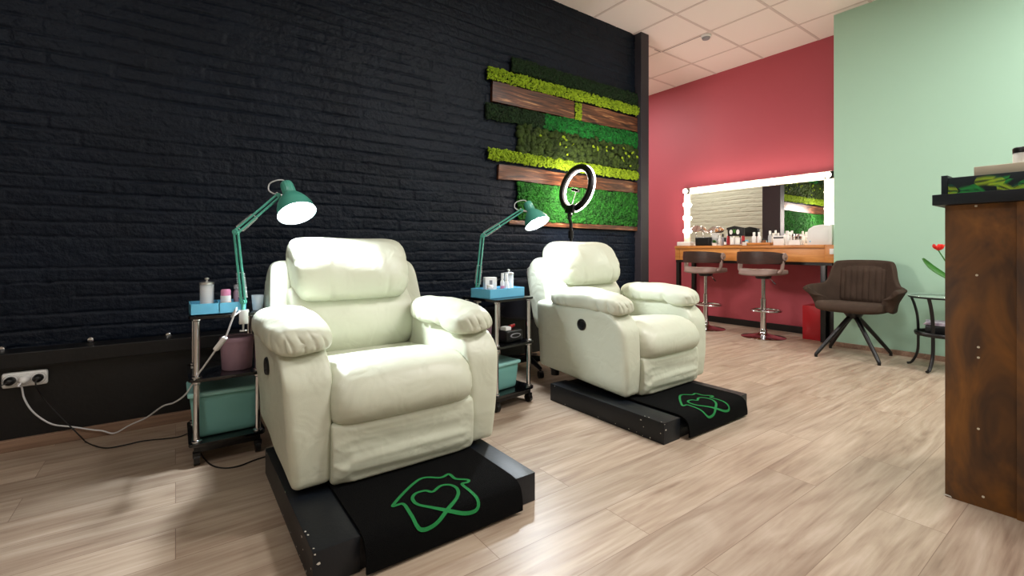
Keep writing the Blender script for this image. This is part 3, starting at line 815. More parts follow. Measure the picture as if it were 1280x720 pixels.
# ================================================================== DESK LAMPS
def make_lamp(label, base, elbow, pivot, axis, opening, L, energy, flip=1):
    t = thing('desk_lamp', label, 'lamp', base, 0, 'green clamp lamps over the chairs')
    b0 = Vector(base); E = Vector(elbow)-b0; Pv = Vector(pivot)-b0; ax = Vector(axis).normalized(); O = Vector(opening)-b0
    bm = B(); box(bm, -.022, .022, -.012, .018, .001, .014, .003); box(bm, -.018, .018, -.016, -.009, -.05, .012, .002); box(bm, -.018, .018, -.012, .02, -.05, -.04, .003)
    cyl(bm, (0, .005, -.085), (0, .005, -.018), .0045, None, 10); cyl(bm, (0, .005, -.018), (0, .005, -.0145), .012, None, 14); cyl(bm, (-.014, .005, -.083), (.014, .005, -.083), .0045, None, 10)
    if flip < 0:
        for v in bm.verts: v.co.y *= -1; v.co.x *= -1
    obj('clamp', bm, 'steel', t)
    b_ = Vector((0, 0, .014)); bm = B(); cyl(bm, b_, b_+Vector((0, 0, .03)), .009, .008, 14); obj('swivel', bm, 'lamp', t)
    S = b_+Vector((0, 0, .035))
    def arm(name, a, b, w):
        d = (b-a).normalized(); sx = d.cross(Vector((CF, -SF, 0)).cross(Vector((0, 0, 1)))).normalized()*w
        sd = Vector((.6, .8, 0))
        bm = B()
        for s in (-1, 1): cyl(bm, a+sx*s, b+sx*s, .0054, None, 8)
        obj(name, bm, 'lamp', t)
        bm = B()
        for s in (-1, 1):
            q0 = a+sx*s*1.9+d*.02; q1 = a+sx*s*1.6+d*(.42*(b-a).length); hel = []
            for k in range(90):
                f = k/89; c = q0.lerp(q1, f); ang = f*PI*2*14; e1, e2, _ = basis(d)
                hel.append(c+(e1*math.cos(ang)+e2*math.sin(ang))*.004)
            tube(bm, hel, .0014, 5)
        tube(bm, [a+sx*-1.9+d*.02, a+sx*1.9+d*.02], .0018, 6); tube(bm, [a+sx*-1.6+d*(.42*(b-a).length), a+sx*1.6+d*(.42*(b-a).length)], .0018, 6)
        obj('spring', bm, 'steel', t)
    arm('lower_arm', S, E, .009); arm('upper_arm', E, Pv, .009)
    bm = B(); pd = Vector((SF, CF, 0)); 
    bm.free()
    for q, r in ((S, .011), (E, .012), (Pv, .010)):
        bm = B(); cyl(bm, q-pd*.011, q+pd*.011, r, None, 16); cyl(bm, q-pd*.014, q+pd*.014, .004, None, 10); obj('joint', bm, 'lamp', t)
    # shade: O is the centre of the opening, the closed end lies L behind it
    C0 = O-ax*L
    bm = B()
    lathe(bm, C0, ax, [(0, 0), (.020, .0), (.026, .004), (.029, .02), (.030, .062), (.028, .066)], 48, ribs=lambda a, h: 1+.035*math.cos(a*16))
    s_ = [(.028, .066), (.040, .078), (.056, .098), (.070, .122), (.080, .148), (.0855, L-.002), (.087, L)]
    lathe(bm, C0, ax, s_, 48); sh = obj('shade', bm, 'lamp', t, True, 50)
    bm = B(); lathe(bm, C0, ax, [(.0862, L-.0005), (.084, L-.004), (.0785, .149), (.0685, .123), (.0545, .1), (.038, .081), (.0, .075)], 48); obj('reflector', bm, 'lampin', t)
    bm = B(); lathe(bm, C0, ax, [(0, .078), (.016, .08), (.018, .1), (.030, .122), (.034, .142), (.026, .162), (0, .17)], 24); obj('bulb', bm, 'lampbulb', t)
    bm = B(); q = C0+ax*.075; tube(bm, [Pv, Pv.lerp(q, .5)+Vector((0, 0, -.004)), q-ax*.01], .007, 8); obj('bracket', bm, 'steel', t)
    side = Vector((CF, -SF, 0))
    bm = B(); tube(bm, [C0+ax*.004, C0-ax*.016-side*.008, C0-side*.045+Vector((0, 0, .012)), C0-side*.078+Vector((0, 0, -.004)), C0-side*.082+Vector((0, 0, -.035)), C0-side*.055+Vector((0, 0, -.052)), Pv-side*.01+Vector((0, 0, .012)), Pv-ax*.0], .0032, 8, 6); obj('cord', bm, 'cordw', t)
    l = bpy.data.lights.new('desk_lamp_light', 'SPOT'); l.energy = energy; l.shadow_soft_size = .04; l.color = (.86, .94, 1); l.spot_size = R(140); l.spot_blend = .6
    lo = bpy.data.objects.new('desk_lamp_light', l); col.objects.link(lo); lo.location = b0+O-ax*.012; lo.rotation_euler = ax.to_track_quat('-Z', 'Y').to_euler()
    return t
def on(u, v, d):
    r = ray(u, v); return Vector((r.x*d, r.y*d, H+r.z*d))
ax1 = Vector((.168, -.542, -.827)); ax2 = Vector((.130, -.494, -.860))
lamp1 = make_lamp('sea green clamp lamp on the left trolley, shining over the nearest recliner', (.249, T1[1]-.172, ZT), on(295, 290, 2.08), on(349, 244, 2.19), ax1, on(371.5, 267, 2.16), .185, 80)
x, y = at_tr(tr2, -.10, .06)
b2 = Vector((x, y, ZT)); dd = b2.x*SF+b2.y*CF
b2 = at(612, 370, Z=ZT)
make_lamp('sea green clamp lamp behind the middle trolley, beside the moss picture', (*at_tr(tr2, -.03, .157), ZT), on(603, 295, 2.98), on(652.5, 263, 3.08), ax2, on(671.8, 279.6, 3.05), .17, 75, -1)
# ================================================================== WALL SOCKET AND CORDS
sy = 3.115
s0 = at(3, 474, Y=sy); s1 = at(61, 471, Y=sy); sc = (s0+s1)/2
t = thing('socket_strip', 'white triple power socket strip on the black boarding', 'socket', (sc.x, sy, sc.z))
w = (s1.x-s0.x)/2
bm = B(); rbox(bm, (0, -.012, 0), (w, .013, .036), .012, 8); obj('housing', bm, 'white', t, True, 60)
for k in (-1, 0, 1):
    bm = B(); lathe(bm, (k*w*.6, -.026, 0), (0, 1, 0), [(.026, 0), (.025, .002), (.022, .012), (0, .012)], 24); obj('outlet', bm, 'dark' if k else 'grey', t)
def plug(k, m, parent):
    bm = B(); lathe(bm, (sc.x+k*w*.6, sy-.0265, sc.z), (0, -1, 0), [(0, -.0), (.019, 0), (.0185, .02), (.012, .034), (.006, .038), (0, .038)], 20)
    for v in bm.verts: v.co -= parent.matrix_world.translation
    return obj('plug', bm, m, parent)
def flr(u, v, z=.004): return at(u, v, Z=z)
pc = Vector((sc.x, sy-.06, sc.z))
def ow(u, v): return at(u, v, Y=3.08)
pts = [Vector((.235, T1[1]-.19, ZT+.01)), Vector((.20, T1[1]-.215, ZT-.01)), on(296, 385, 1.95), on(289, 403, 1.93), on(281.7, 421.7, 1.92), on(270, 437, 1.92), on(255, 458, 1.94), on(246, 470, 1.97), on(233, 491.7, 2.05), on(218, 503, 2.12), on(203, 508, 2.2), on(183, 522, 2.30), on(163, 531, 2.33), flr(143, 541.5, .010), ow(128, 538.5), ow(113, 537), ow(90, 533.5), ow(66.7, 530.7), ow(50, 522), ow(38, 511), ow(30, 497), ow(27, 484), pc+Vector((-.012, -.012, -.02)), pc+Vector((0, .018, 0))]
b0_ = Vector(lamp1.location); bm = B(); tube(bm, [p-b0_ for p in pts], .0036, 8, 6); t = obj('power_cord', bm, 'cordw', lamp1); t['label'] = 'white lamp cord draped down to the wall socket'; bpy.context.view_layer.update(); plug(0, 'white', t)
pswitch = on(275.5, 429.5, 1.92)
bm = B(); d = (on(281.7, 421.7, 1.92)-on(270, 437, 1.92)).normalized(); mtx = Matrix.Translation(pswitch-b0_) @ d.to_track_quat('Z', 'Y').to_matrix().to_4x4()
box(bm, -.011, .011, -.009, .009, -.034, .034, .006, 3, mtx); o = obj('inline_switch', bm, 'white', t)
bm = B(); tube(bm, [pc+Vector((-w*.6, .0, 0)), pc+Vector((-w*.6-.03, -.02, -.01)), pc+Vector((-w*.6-.10, -.01, -.03)), Vector((sc.x-.35, 3.08, .30)), Vector((sc.x-.6, 3.07, .12)), Vector((sc.x-.9, 3.05, .006))], .003, 8, 6); t = tag(obj('extension_cable', bm, 'cordb'), 'black cable leading left from the left outlet of the socket strip', 'cable'); plug(-1, 'dark', t)
bm = B(); tube(bm, [pc+Vector((w*.6, .0, 0)), pc+Vector((w*.6, -.01, -.03)), pc+Vector((w*.6+.03, .02, -.12)), flr(100, 545, .05), flr(107, 552), flr(118, 557), flr(133, 560), flr(155, 556.5), flr(180, 551), flr(218, 547), flr(232, 543), flr(246, 536), flr(262, 533)], .003, 8, 6); t = tag(obj('extension_cable', bm, 'cordb'), 'black cable from the right outlet running on the floor towards the left trolley', 'cable'); plug(1, 'dark', t)
bm = B(); tube(bm, [flr(251, 566), flr(255, 573), flr(266, 582), flr(282, 585), flr(300, 582), flr(318, 575), flr(334, 570), flr(345, 566)], .003, 8, 6); tag(obj('extension_cable', bm, 'cordb'), 'black cable on the floor between the left trolley and the nearest platform', 'cable')
# ================================================================== RING LIGHT
rc = on(720, 235, 3.85)
nrm = Vector((1, -.04, -.20)).normalized(); R1, R2 = .152, .203
dn = Vector((0, 0, -1)); dn = (dn-nrm*dn.dot(nrm)).normalized(); qo = dn*(R2-.02)-nrm*.02
t = thing('ring_light', 'black ring light glowing on a stand behind the farther recliner', 'lamp', (rc.x+qo.x, rc.y+qo.y, 0))
C = Vector((-qo.x, -qo.y, rc.z))
bm = B(); lathe(bm, C, nrm, [(R1, .012), (R1, -.012), (R1+.012, -.022), (R2-.014, -.022), (R2, -.010), (R2, .012)], 120, ribs=lambda a, h: 1+(.012*math.cos(a*60) if h < -.005 and h > -.015 else 0)); obj('housing', bm, 'dark', t, True, 50)
bm = B(); lathe(bm, C, nrm, [(R1-.001, .010), (R1-.0015, .022), (R1+.012, .030), (R2-.012, .030), (R2+.0015, .022), (R2+.001, .010)], 96); obj('led_diffuser', bm, 'led', t)
e1, e2, _ = basis(nrm); dn = Vector((0, 0, -1)); dn = (dn-nrm*dn.dot(nrm)).normalized()
q = C+dn*(R2-.02)-nrm*.02
bm = B(); sidev = nrm.cross(dn).normalized()
mtx = Matrix((tuple(sidev)+(0,), tuple(nrm)+(0,), tuple(-dn)+(0,), (0, 0, 0, 1))).transposed(); mtx.translation = q
box(bm, -.05, .05, -.022, .008, -.035, .03, .008, 3, mtx); obj('control_box', bm, 'dark', t)
bm = B(); tube(bm, [q+dn*.03, q+dn*.07-nrm*.005, Vector((q.x*.5, q.y*.5, rc.z-.30)), Vector((0, 0, rc.z-.34))], .014, 12, 5); sphere(bm, q+dn*.055, .022, 2); obj('tilt_joint', bm, 'dark', t)
bm = B(); cyl(bm, (0, 0, .35), (0, 0, rc.z-.32), .0125, None, 16); cyl(bm, (0, 0, .18), (0, 0, .85), .017, None, 16); cyl(bm, (0, 0, .84), (0, 0, .89), .024, None, 16); cyl(bm, (0, 0, rc.z-.42), (0, 0, rc.z-.36), .022, None, 16); obj('pole', bm, 'dark', t)
for k in range(3):
    a = R(120*k); bm = B(); tube(bm, [(.02*math.cos(a), .02*math.sin(a), .52), (.22*math.cos(a), .22*math.sin(a), .012)], .009, 8); tube(bm, [(.015*math.cos(a), .015*math.sin(a), .22), (.122*math.cos(a), .122*math.sin(a), .265)], .006, 8); obj('leg', bm, 'dark', t)
bm = B(); tube(bm, [q-dn*.02, q-dn*.06-sidev*.01, C+dn*.055-nrm*.0, C+dn*.03+sidev*-.01], .004, 8, 5); obj('holder_arm', bm, 'steel', t)
bm = B(); box(bm, -.045, .045, -.012, .012, -.012, .012, .005, 3, Matrix.Translation(C+dn*.02) @ mtx.to_3x3().to_4x4() @ Matrix.Rotation(R(-15), 4, 'Y')); obj('phone_holder', bm, 'dark', t)
# ================================================================== OFFICE CHAIR BEHIND
ocx, ocy = 2.23, 2.84
t = thing('swivel_chair', 'dark grey swivel chair behind the farther recliner and trolley', 'chair', (ocx, ocy, 0), R(25))
bm = B()
def do(p, tt, k): p.z += .05*tt*tt; return p
cushion(bm, [(-.19, .45), (0, .435), (.19, .45), (.2, .49), (0, .50), (-.2, .49)], .21, 4, 'x', 0, 24, 40, do); obj('seat', bm, 'hubdark', t, True, 180)
bm = B(); rings = []
for i in range(25):
    a = R(-115+230*i/24); row = []
    for j in range(7):
        f = j/6; rr = .20+.05*f; top = .73-.13*(abs(a)/R(115))**2
        z = .42+(top-.42)*f; row.append(bm.verts.new((-rr*math.cos(a), rr*1.0*math.sin(a), z)))
    rings.append(row)
for a_, b_ in zip(rings, rings[1:]):
    for j in range(6): bm.faces.new((a_[j], b_[j], b_[j+1], a_[j+1]))
o = obj('tub_back', bm, 'hubdark', t); md = o.modifiers.new('thick', 'SOLIDIFY'); md.thickness = .03; md.offset = 0; md = o.modifiers.new('sub', 'SUBSURF'); md.levels = 1; md.render_levels = 1
bm = B(); cyl(bm, (0, 0, .09), (0, 0, .44), .028, .022, 16); obj('gas_lift', bm, 'dark', t)
for k in range(5):
    a = R(-60+72*k); bm = B(); c, s = math.cos(a), math.sin(a)
    tube(bm, [(0, 0, .095), (.12*c, .12*s, .085), (.24*c, .24*s, .068)], lambda f: .026-.012*f, 10, 4); lg = obj('leg', bm, 'dark', t)
    bm = B(); cyl(bm, (.245*c-.016*s, .245*s+.016*c, .027), (.245*c+.016*s, .245*s-.016*c, .027), .027, None, 16); cyl(bm, (.24*c, .24*s, .04), (.24*c, .24*s, .066), .01, None, 10); obj('caster', bm, 'dark', lg)
# ================================================================== VANITY TABLE
XF = 5.29; ZTOP = .992
yL = at(844, 310, X=XF).y; yR = at(1031, 310, X=XF).y; yE = YG+.005
t = thing('vanity_table', 'long oak vanity table with drawers on black steel legs', 'table', (XF, (yL+yR)/2, 0))
cy = (yL+yR)/2
bm = B(); box(bm, -.012, XP-XF-.005, yR-cy, yL-cy, ZTOP-.032, ZTOP, .002); obj('tabletop', bm, 'tabletop', t)
bm = B(); box(bm, .02, XP-XF-.01, yR-cy+.005, yL-cy-.003, ZTOP-.18, ZTOP-.032); obj('carcass', bm, 'tabletop', t)
ym = at(925, 310, X=XF).y; y3 = at(849.5, 310, X=XF).y
for a, b in ((yR, ym), (ym, y3)):
    bm = B(); box(bm, 0, .02, a-cy+.002, b-cy-.002, ZTOP-.178, ZTOP-.036, .0015); obj('drawer', bm, 'tabletop', t)
bm = B(); box(bm, 0, .02, y3-cy+.001, yL-cy, ZTOP-.18, ZTOP-.033, .0015); obj('corner_post', bm, 'tabletop', t)
bm = B(); box(bm, -.012, XP-XF-.005, yE-cy, yR-cy-.002, ZTOP-.18, ZTOP-.001, .002); o = obj('end_panel', bm, 'tabletop', t); o['label'] = 'plain right end panel beside the drawers'
bm = B(); box(bm, .015, XP-XF-.02, yR-cy-.06, yR-cy+.0, ZTOP-.205, ZTOP-.181)
for yy in (yL-.04,): box(bm, .015, XP-XF-.02, yy-cy, yy-cy+.035, ZTOP-.205, ZTOP-.181)
box(bm, .01, .045, yR-cy-.06, yL-cy-.004, ZTOP-.21, ZTOP-.181); box(bm, XP-XF-.05, XP-XF-.02, yR-cy-.06, yL-cy-.004, ZTOP-.21, ZTOP-.181); obj('frame', bm, 'dark', t, False)
for x in (.01, XP-XF-.055):
    for yy in (yL-.055, yR-.004):
        bm = B(); box(bm, x, x+.045, yy-cy, yy-cy+.048, 0, ZTOP-.205, .002); obj('leg', bm, 'dark', t)
bm = B(); box(bm, -.022, -.012, yE+.012-cy, yE+.05-cy, ZTOP-.095, ZTOP-.04, .003); obj('socket_plate', bm, 'white', t)
# mirror with bulbs
XM = 5.60
mz0, mz1 = ZTOP+.001, 1.775; my0, my1 = 1.92, 3.70
t = thing('vanity_mirror', 'wide wall mirror with glowing bulb frame above the vanity table', 'mirror', (XM, 2.81, mz0))
bm = B(); box(bm, .004, .02, 2.02-2.81, 3.61-2.81, .02, 1.69-mz0); obj('glass', bm, 'mirror', t, False)
bm = B(); box(bm, -.005, .085, my0-2.81, 2.02-2.81, 0, mz1-mz0, .003); box(bm, -.005, .085, 3.61-2.81, my1-2.81, 0, mz1-mz0, .003); box(bm, -.005, .085, my0-2.81, my1-2.81, 1.69-mz0, mz1-mz0, .003); box(bm, -.005, .085, my0-2.81, my1-2.81, 0, .02, .003); box(bm, .02, .08, my0-2.8, my1-2.82, .02, 1.7-mz0); obj('frame', bm, 'frame', t)
ys = [1.972+.187*k for k in range(10)]
sp = [(y, 1.732) for y in ys]+[(3.655, z) for z in (1.552, 1.372, 1.192)]+[(1.972, z) for z in (1.552, 1.372, 1.192)]
for y, z in sp:
    bm = B(); lathe(bm, (-.005, y-2.81, z-mz0), (-1, 0, 0), [(.018, 0), (.016, .012), (0, .012)], 16); sk = obj('bulb_socket', bm, 'white', t)
    bm = B(); sphere(bm, (-.045, y-2.81, z-mz0), .030, 3); obj('bulb', bm, 'bulb', sk)
# ---- things on the vanity
def vy(u, X=5.42): return at(u, 300, X=X).y
g = 'cosmetics on the vanity table'
# white block
y = vy(858); bm = B(); rbox(bm, (5.40, y, ZTOP+.028), (.05, .095, .027), .006, 6); tag(obj('tissue_box', bm, 'white'), 'low white box at the left end of the vanity table', 'box')
# makeup mirrors
def makeup_mirror(label, u, v, X, tilt, yaw, r):
    p = at(u, v, X=X); t = thing('makeup_mirror', label, 'mirror', (p.x, p.y, ZTOP), R(yaw)); h = p.z-ZTOP
    bm = B(); lathe(bm, (0, 0, 0), (0, 0, 1), [(0, 0), (.055, 0), (.055, .006), (.01, .014), (.006, .02), (.006, h-r*.6), (0, h-r*.6)], 28); obj('stand', bm, 'chrome', t)
    ax = Vector((-math.cos(R(tilt)), 0, math.sin(R(tilt)))); c = Vector((0, 0, h))
    bm = B(); lathe(bm, c, ax, [(0, -.008), (r*.9, -.008), (r, -.003), (r, .003), (r*.93, .005)], 36); obj('rim', bm, 'chrome', t)
    bm = B(); lathe(bm, c, ax, [(r*.93, .004), (0, .004)], 36); obj('mirror_glass', bm, 'mirror', t, False)
    bm = B(); tube(bm, [(0, 0, h-r*.62), (0, -r*.8, h-r*.5), (0, -r*1.05, h)], .003, 6, 5); tube(bm, [(0, 0, h-r*.62), (0, r*.8, h-r*.5), (0, r*1.05, h)], .003, 6, 5); obj('yoke', bm, 'chrome', t)
makeup_mirror('round tilted makeup mirror nearest the left bulb column', 870, 286, 5.52, 45, 20, .062)
makeup_mirror('round tilted makeup mirror above the black basket', 889.5, 287, 5.52, 50, -20, .062)
y0, y1 = vy(888, 5.38), vy(870.5, 5.38)
bm = B(); rbox(bm, (5.40, (y0+y1)/2, ZTOP+.055), (.05, (y1-y0)/2, .054), .008, 6); tag(obj('black_basket', bm, 'dark'), 'black cosmetics basket under the tilted makeup mirror', 'basket')
def vplant():
    y = vy(893, 5.38); t = thing('potted_plant', 'tiny green plant in a white pot right of the black basket', 'plant', (5.38, y, ZTOP))
    bm = B(); lathe(bm, (0, 0, 0), (0, 0, 1), [(0, 0), (.022, 0), (.028, .035), (.024, .035), (0, .03)], 20); obj('pot', bm, 'white', t)
    bm = B(); rs = random.Random(2)
    for k in range(60):
        a = rs.uniform(0, 2*PI); e = rs.uniform(.2, 1.4); l = rs.uniform(.03, .05); d = Vector((math.cos(a)*math.cos(e), math.sin(a)*math.cos(e), math.sin(e))); sd = d.cross(Vector((0, 0, 1))).normalized()*.006
        b0 = Vector((0, 0, .035)); v = [bm.verts.new(q) for q in (b0, b0+d*l*.5+sd, b0+d*l, b0+d*l*.5-sd)]; bm.faces.new(v)
    obj('leaves', bm, 'leaf', t)
vplant()
y = vy(893.5, 5.435); bm = B(); rbox(bm, (5.435, y, ZTOP+.08), (.02, .035, .079), .004, 6); tag(obj('clear_organizer', bm, 'clear'), 'clear acrylic box behind the tiny plant', 'organizer')
LB = [  # u, X, r, h, body, cap, label
    (900, 5.44, .016, .13, 'white', 'white', 'white bottle right behind the tiny plant on the vanity'),
    (903.5, 5.40, .016, .145, 'grey', 'dark', 'grey bottle with dark cap left of the black display'),
    (906.5, 5.36, .014, .06, 'white', 'dark', 'short white jar in front of the grey bottle on the vanity'),
    (909.5, 5.43, .013, .12, 'pinkcap', 'white', 'rose bottle right beside the black display'),
    (915.5, 5.37, .024, .085, 'paper', 'white', 'left white jar under the black gabled display'),
    (922, 5.37, .024, .085, 'paper', 'white', 'right white jar under the black gabled display'),
    (929.5, 5.40, .017, .055, 'white', 'dark', 'small jar with dark lid right of the display'),
    (933.5, 5.38, .016, .065, 'white', 'blue', 'small jar with blue lid beside the wooden tray'),
    (942.5, 5.37, .023, .14, 'white', 'white', 'left white bottle in the wooden tray'),
    (948.8, 5.37, .020, .14, 'white', 'white', 'second white bottle in the wooden tray'),
    (955, 5.36, .022, .06, 'stone', 'dark', 'amber jar in the middle of the wooden tray'),
    (962.5, 5.36, .020, .15, 'clear', 'white', 'clear bottle with white cap at the right of the wooden tray'),
    (969.5, 5.47, .018, .17, 'clear', 'white', 'clear bottle with white cap behind the striped carton'),
    (984.5, 5.37, .022, .155, 'white', 'white', 'tall white pump bottle right of the striped carton'),
    (990, 5.47, .018, .16, 'white', 'white', 'slim white bottle behind the brush holder'),
]
for u, X, r, h, bmn, cm, lb in LB:
    zt = ZTOP+(.012 if 936 < u < 966 else .012 if 911 < u < 927 else 0)
    bottle('cosmetic_bottle' if h > .1 else 'cosmetic_jar', lb, 'bottle' if h > .1 else 'jar', X, vy(u, X), zt, r, h, bmn, cm, h*.25, .6 if h > .1 else 1.02, None, g, 'bottle' if h > .1 else 'jar', 14)
# gabled black display stand
y = vy(918, 5.40)
t = thing('cosmetic_display', 'black gable-shaped cosmetic display with two white ovals', 'display', (5.42, y, ZTOP+.001))
bm = B(); prism(bm, [(-.10, .115), (.08, .115), (.085, .19), (.10, .195), (.095, .215), (.0, .235), (-.1, .21)], -.02, .03, 'yz', .001)
for v in bm.verts: v.co.x, v.co.y = v.co.x, -v.co.y*-1
obj('header', bm, 'dark', t)
for s in (-1, 1):
    bm = B(); n = 20; prism(bm, [(s*.042+.020*math.cos(2*PI*k/n), .162+.030*math.sin(2*PI*k/n)) for k in range(n)], -.0215, -.0195, 'yz'); obj('oval', bm, 'white', t)
bm = B(); prism(bm, [(-.012, .15), (.012, .15), (.018, .2), (0, .185), (-.018, .2)], -.0215, -.0195, 'yz'); obj('green_mark', bm, 'leaf', t)
for s in (-.095, .083):
    bm = B(); box(bm, -.018, .03, s, s+.008, .01, .12); obj('side_panel', bm, 'redcap', t)
bm = B(); box(bm, -.09, .04, -.1, .095, 0, .010, .002); obj('base', bm, 'stone', t)
# wooden tray
y0, y1 = vy(966, 5.37), vy(936, 5.37)
bm = B(); box(bm, 5.32, 5.44, y0, y1, ZTOP, ZTOP+.008)
for a in ((5.32, 5.326, y0, y1), (5.434, 5.44, y0, y1), (5.32, 5.44, y0, y0+.006), (5.32, 5.44, y1-.006, y1)): box(bm, *a, ZTOP, ZTOP+.03)
tag(obj('wooden_tray', bm, 'tabletop', None, False), 'oak tray of white bottles in the middle of the vanity', 'tray')
y0, y1 = vy(981, 5.38), vy(967.5, 5.38)
t = thing('carton', 'white carton with dark stripe below the mirror edge', 'box', (5.40, (y0+y1)/2, ZTOP))
bm = B(); box(bm, -.04, .04, -(y1-y0)/2, (y1-y0)/2, 0, .105, .002); obj('body', bm, 'white', t)
bm = B(); box(bm, -.0412, -.039, -(y1-y0)/2+.004, (y1-y0)/2-.004, .075, .09); obj('stripe', bm, 'dark', t, False)
y = vy(994, 5.37)
t = thing('brush_holder', 'white holder full of makeup brushes left of the white device', 'brush holder', (5.38, y, ZTOP))
bm = B()
for a in ((-.035, -.032, -.06, .06), (.032, .035, -.06, .06), (-.035, .035, -.06, -.057), (-.035, .035, .057, .06)): box(bm, *a, 0, .055)
box(bm, -.035, .035, -.06, .06, 0, .003); obj('cup', bm, 'white', t, False)
rs = random.Random(4)
for k in range(11):
    yy = -.052+.0104*k; xx = rs.uniform(-.02, .02); hh = rs.uniform(.09, .135); lean = rs.uniform(-.012, .012)
    brt = thing('makeup_brush', 'dark-tipped makeup brush standing in the white holder on the vanity', 'brush', (5.38, y, ZTOP), 0, 'brushes in the vanity holder')
    bm = B(); tube(bm, [(xx, yy, .004), (xx, yy+lean, hh-.025)], .0028, 6); obj('handle', bm, 'tan' if k % 2 else 'dark', brt)
    bm = B(); lathe(bm, (xx, yy+lean, hh-.027), (0, 0, 1), [(0, 0), (.004, 0), (.008, .014), (.005, .026), (0, .029)], 10); obj('bristles', bm, 'dark' if k % 3 else 'stone', brt)
y = vy(1001.5, 5.40); bm = B(); box(bm, 5.37, 5.43, y-.02, y+.02, ZTOP, ZTOP+.11, .003); tag(obj('clear_organizer', bm, 'clear'), 'tall clear acrylic holder between the brushes and the white device', 'organizer')
# white rounded device
y0, y1 = vy(1043.5, 5.40), vy(1012.5, 5.40)
t = thing('sterilizer', 'white rounded sterilizer device at the right end of the vanity', 'device', (5.42, (y0+y1)/2, ZTOP)); hw = (y1-y0)/2
bm = B(); prism(bm, [(-hw, 0), (hw, 0), (hw, .13), (hw*.9, .165), (hw*.5, .195), (0, .205), (-hw*.5, .205), (-hw, .205)], -.09, .09, 'yz', .006); obj('housing', bm, 'white', t)
bm = B(); box(bm, -.0925, -.089, -hw*.7, hw*.6, .025, .15, .001); obj('door', bm, 'white', t)
bm = B(); box(bm, -.093, -.09, hw*.7, hw*.8, .03, .04); obj('button', bm, 'blue', t)
# ================================================================== BAR STOOLS
def make_stool(label):
    t = thing('bar_stool', label, 'stool', (0, 0, 0), 0, 'bar stools at the vanity table')
    bm = B(); lathe(bm, (0, 0, 0), (0, 0, 1), [(0, 0), (.215, 0), (.218, .004), (.21, .009), (.12, .022), (.05, .04), (.034, .055), (.038, .075), (.032, .09), (0, .09)], 56); obj('base', bm, 'chrome', t, True, 60)
    bm = B(); lathe(bm, (0, 0, .085), (0, 0, 1), [(.029, 0), (.028, .33), (.021, .335), (.02, .57), (0, .57)], 24); obj('column', bm, 'chrome', t)
    bm = B(); pts = [(.14*math.cos(a)+.05, .15*math.sin(a), .285) for a in [2*PI*k/40 for k in range(40)]]; tube(bm, pts, .010, 8, 0, True); box(bm, -.095, -.02, -.012, .012, .277, .293, .003); obj('footrest_ring', bm, 'chrome', t)
    bm = B(); cyl(bm, (0, 0, .63), (0, 0, .665), .07, .085, 20); obj('mount', bm, 'dark', t)
    bm = B(); tube(bm, [(0, -.03, .645), (-.03, -.10, .635), (-.035, -.135, .60)], .0045, 8, 4); lv = obj('lever', bm, 'chrome', t)
    bm = B(); tube(bm, [(-.035, -.13, .605), (-.037, -.16, .578)], .007, 8); obj('lever_grip', bm, 'dark', lv)
    bm = B()
    def dc(p, tt, k):
        p.z += .012*tt*tt; return p
    cushion(bm, [(-.205, .69), (-.2, .665), (0, .66), (.19, .668), (.20, .70), (.18, .722), (0, .728), (-.18, .738)], .192, 4.5, 'y', 0, 28, 40, dc)
    obj('seat', bm, 'tan', t, True, 180)
    # curved walnut back and its supports
    def arc(r0, r1, z0, z1, a0, a1, n=36, sag=.0, bev=.003):
        bm = B(); rows = []
        for i in range(n+1):
            a = R(a0+(a1-a0)*i/n); f = abs(i/n-.5)*2
            zz1 = z1-.03*f**3; zz0 = z0+sag*f**2
            for_ = [(r0, zz0), (r1, zz0), (r1+.005, (zz0+zz1)/2), (r1, zz1), (r0, zz1), (r0+.003, (zz0+zz1)/2)]
            rows.append([bm.verts.new((-r*math.cos(a)*1.0, r*math.sin(a)*1.12, z)) for r, z in for_])
        for a_, b_ in zip(rows, rows[1:]):
            for k in range(6): bm.faces.new((a_[k], b_[k], b_[(k+1) % 6], a_[(k+1) % 6]))
        bm.faces.new(rows[0]); bm.faces.new(rows[-1][::-1]); return bm
    obj('back_shell', arc(.222, .236, .79, .925, -82, 82, 40, .015), 'shellwood', t)
    obj('back_pad', arc(.197, .221, .80, .915, -78, 78, 40, .015), 'tan', t)
    for s in (-1, 1):
        bm = B(); a = R(78*s); x, y = -.222*math.cos(a), .222*1.12*math.sin(a)
        tube(bm, [(x-.02, y*.86, .70), (x-.01, y*.97, .73), (x, y*.99, .79), (x, y*.985, .85)], .028, 12, 5, False, .6); obj('side_support', bm, 'tan', t)
        bm = B(); lathe(bm, (x+.012, y*1.03, .865), (0, s, 0), [(.040, -.03), (.042, .008), (.036, .014), (.01, .015), (.008, .018), (0, .018)], 24); a_ = obj('arm_end', bm, 'tan', t)
        bm = B(); lathe(bm, (x+.012, y*1.03+s*.018, .865), (0, s, 0), [(.008, -.004), (.008, .002), (0, .003)], 12); obj('bolt', bm, 'chrome', a_)
    return t
st1 = make_stool('bar stool right of centre at the vanity, fully visible chrome base'); st1.location = (5.13, 2.43, 0); st1.rotation_euler = (0, 0, R(-8))
st2 = copy_tree(st1); st2.location = (5.13, 3.10, 0); st2['label'] = 'left bar stool at the vanity, base half hidden by the farther recliner'; st2.rotation_euler = (0, 0, R(-6))
# red box, black box
bm = B(); box(bm, 5.37, 5.62, 1.965, 2.14, 0, .355, .003); tag(obj('red_bin', bm, 'red'), 'glossy red box standing under the right end of the vanity', 'bin')
bm = B(); box(bm, 5.36, 5.62, 1.815, 1.955, 0, .34, .003); tag(obj('black_bin', bm, 'dark'), 'black box between the red box and the mint wall', 'box')
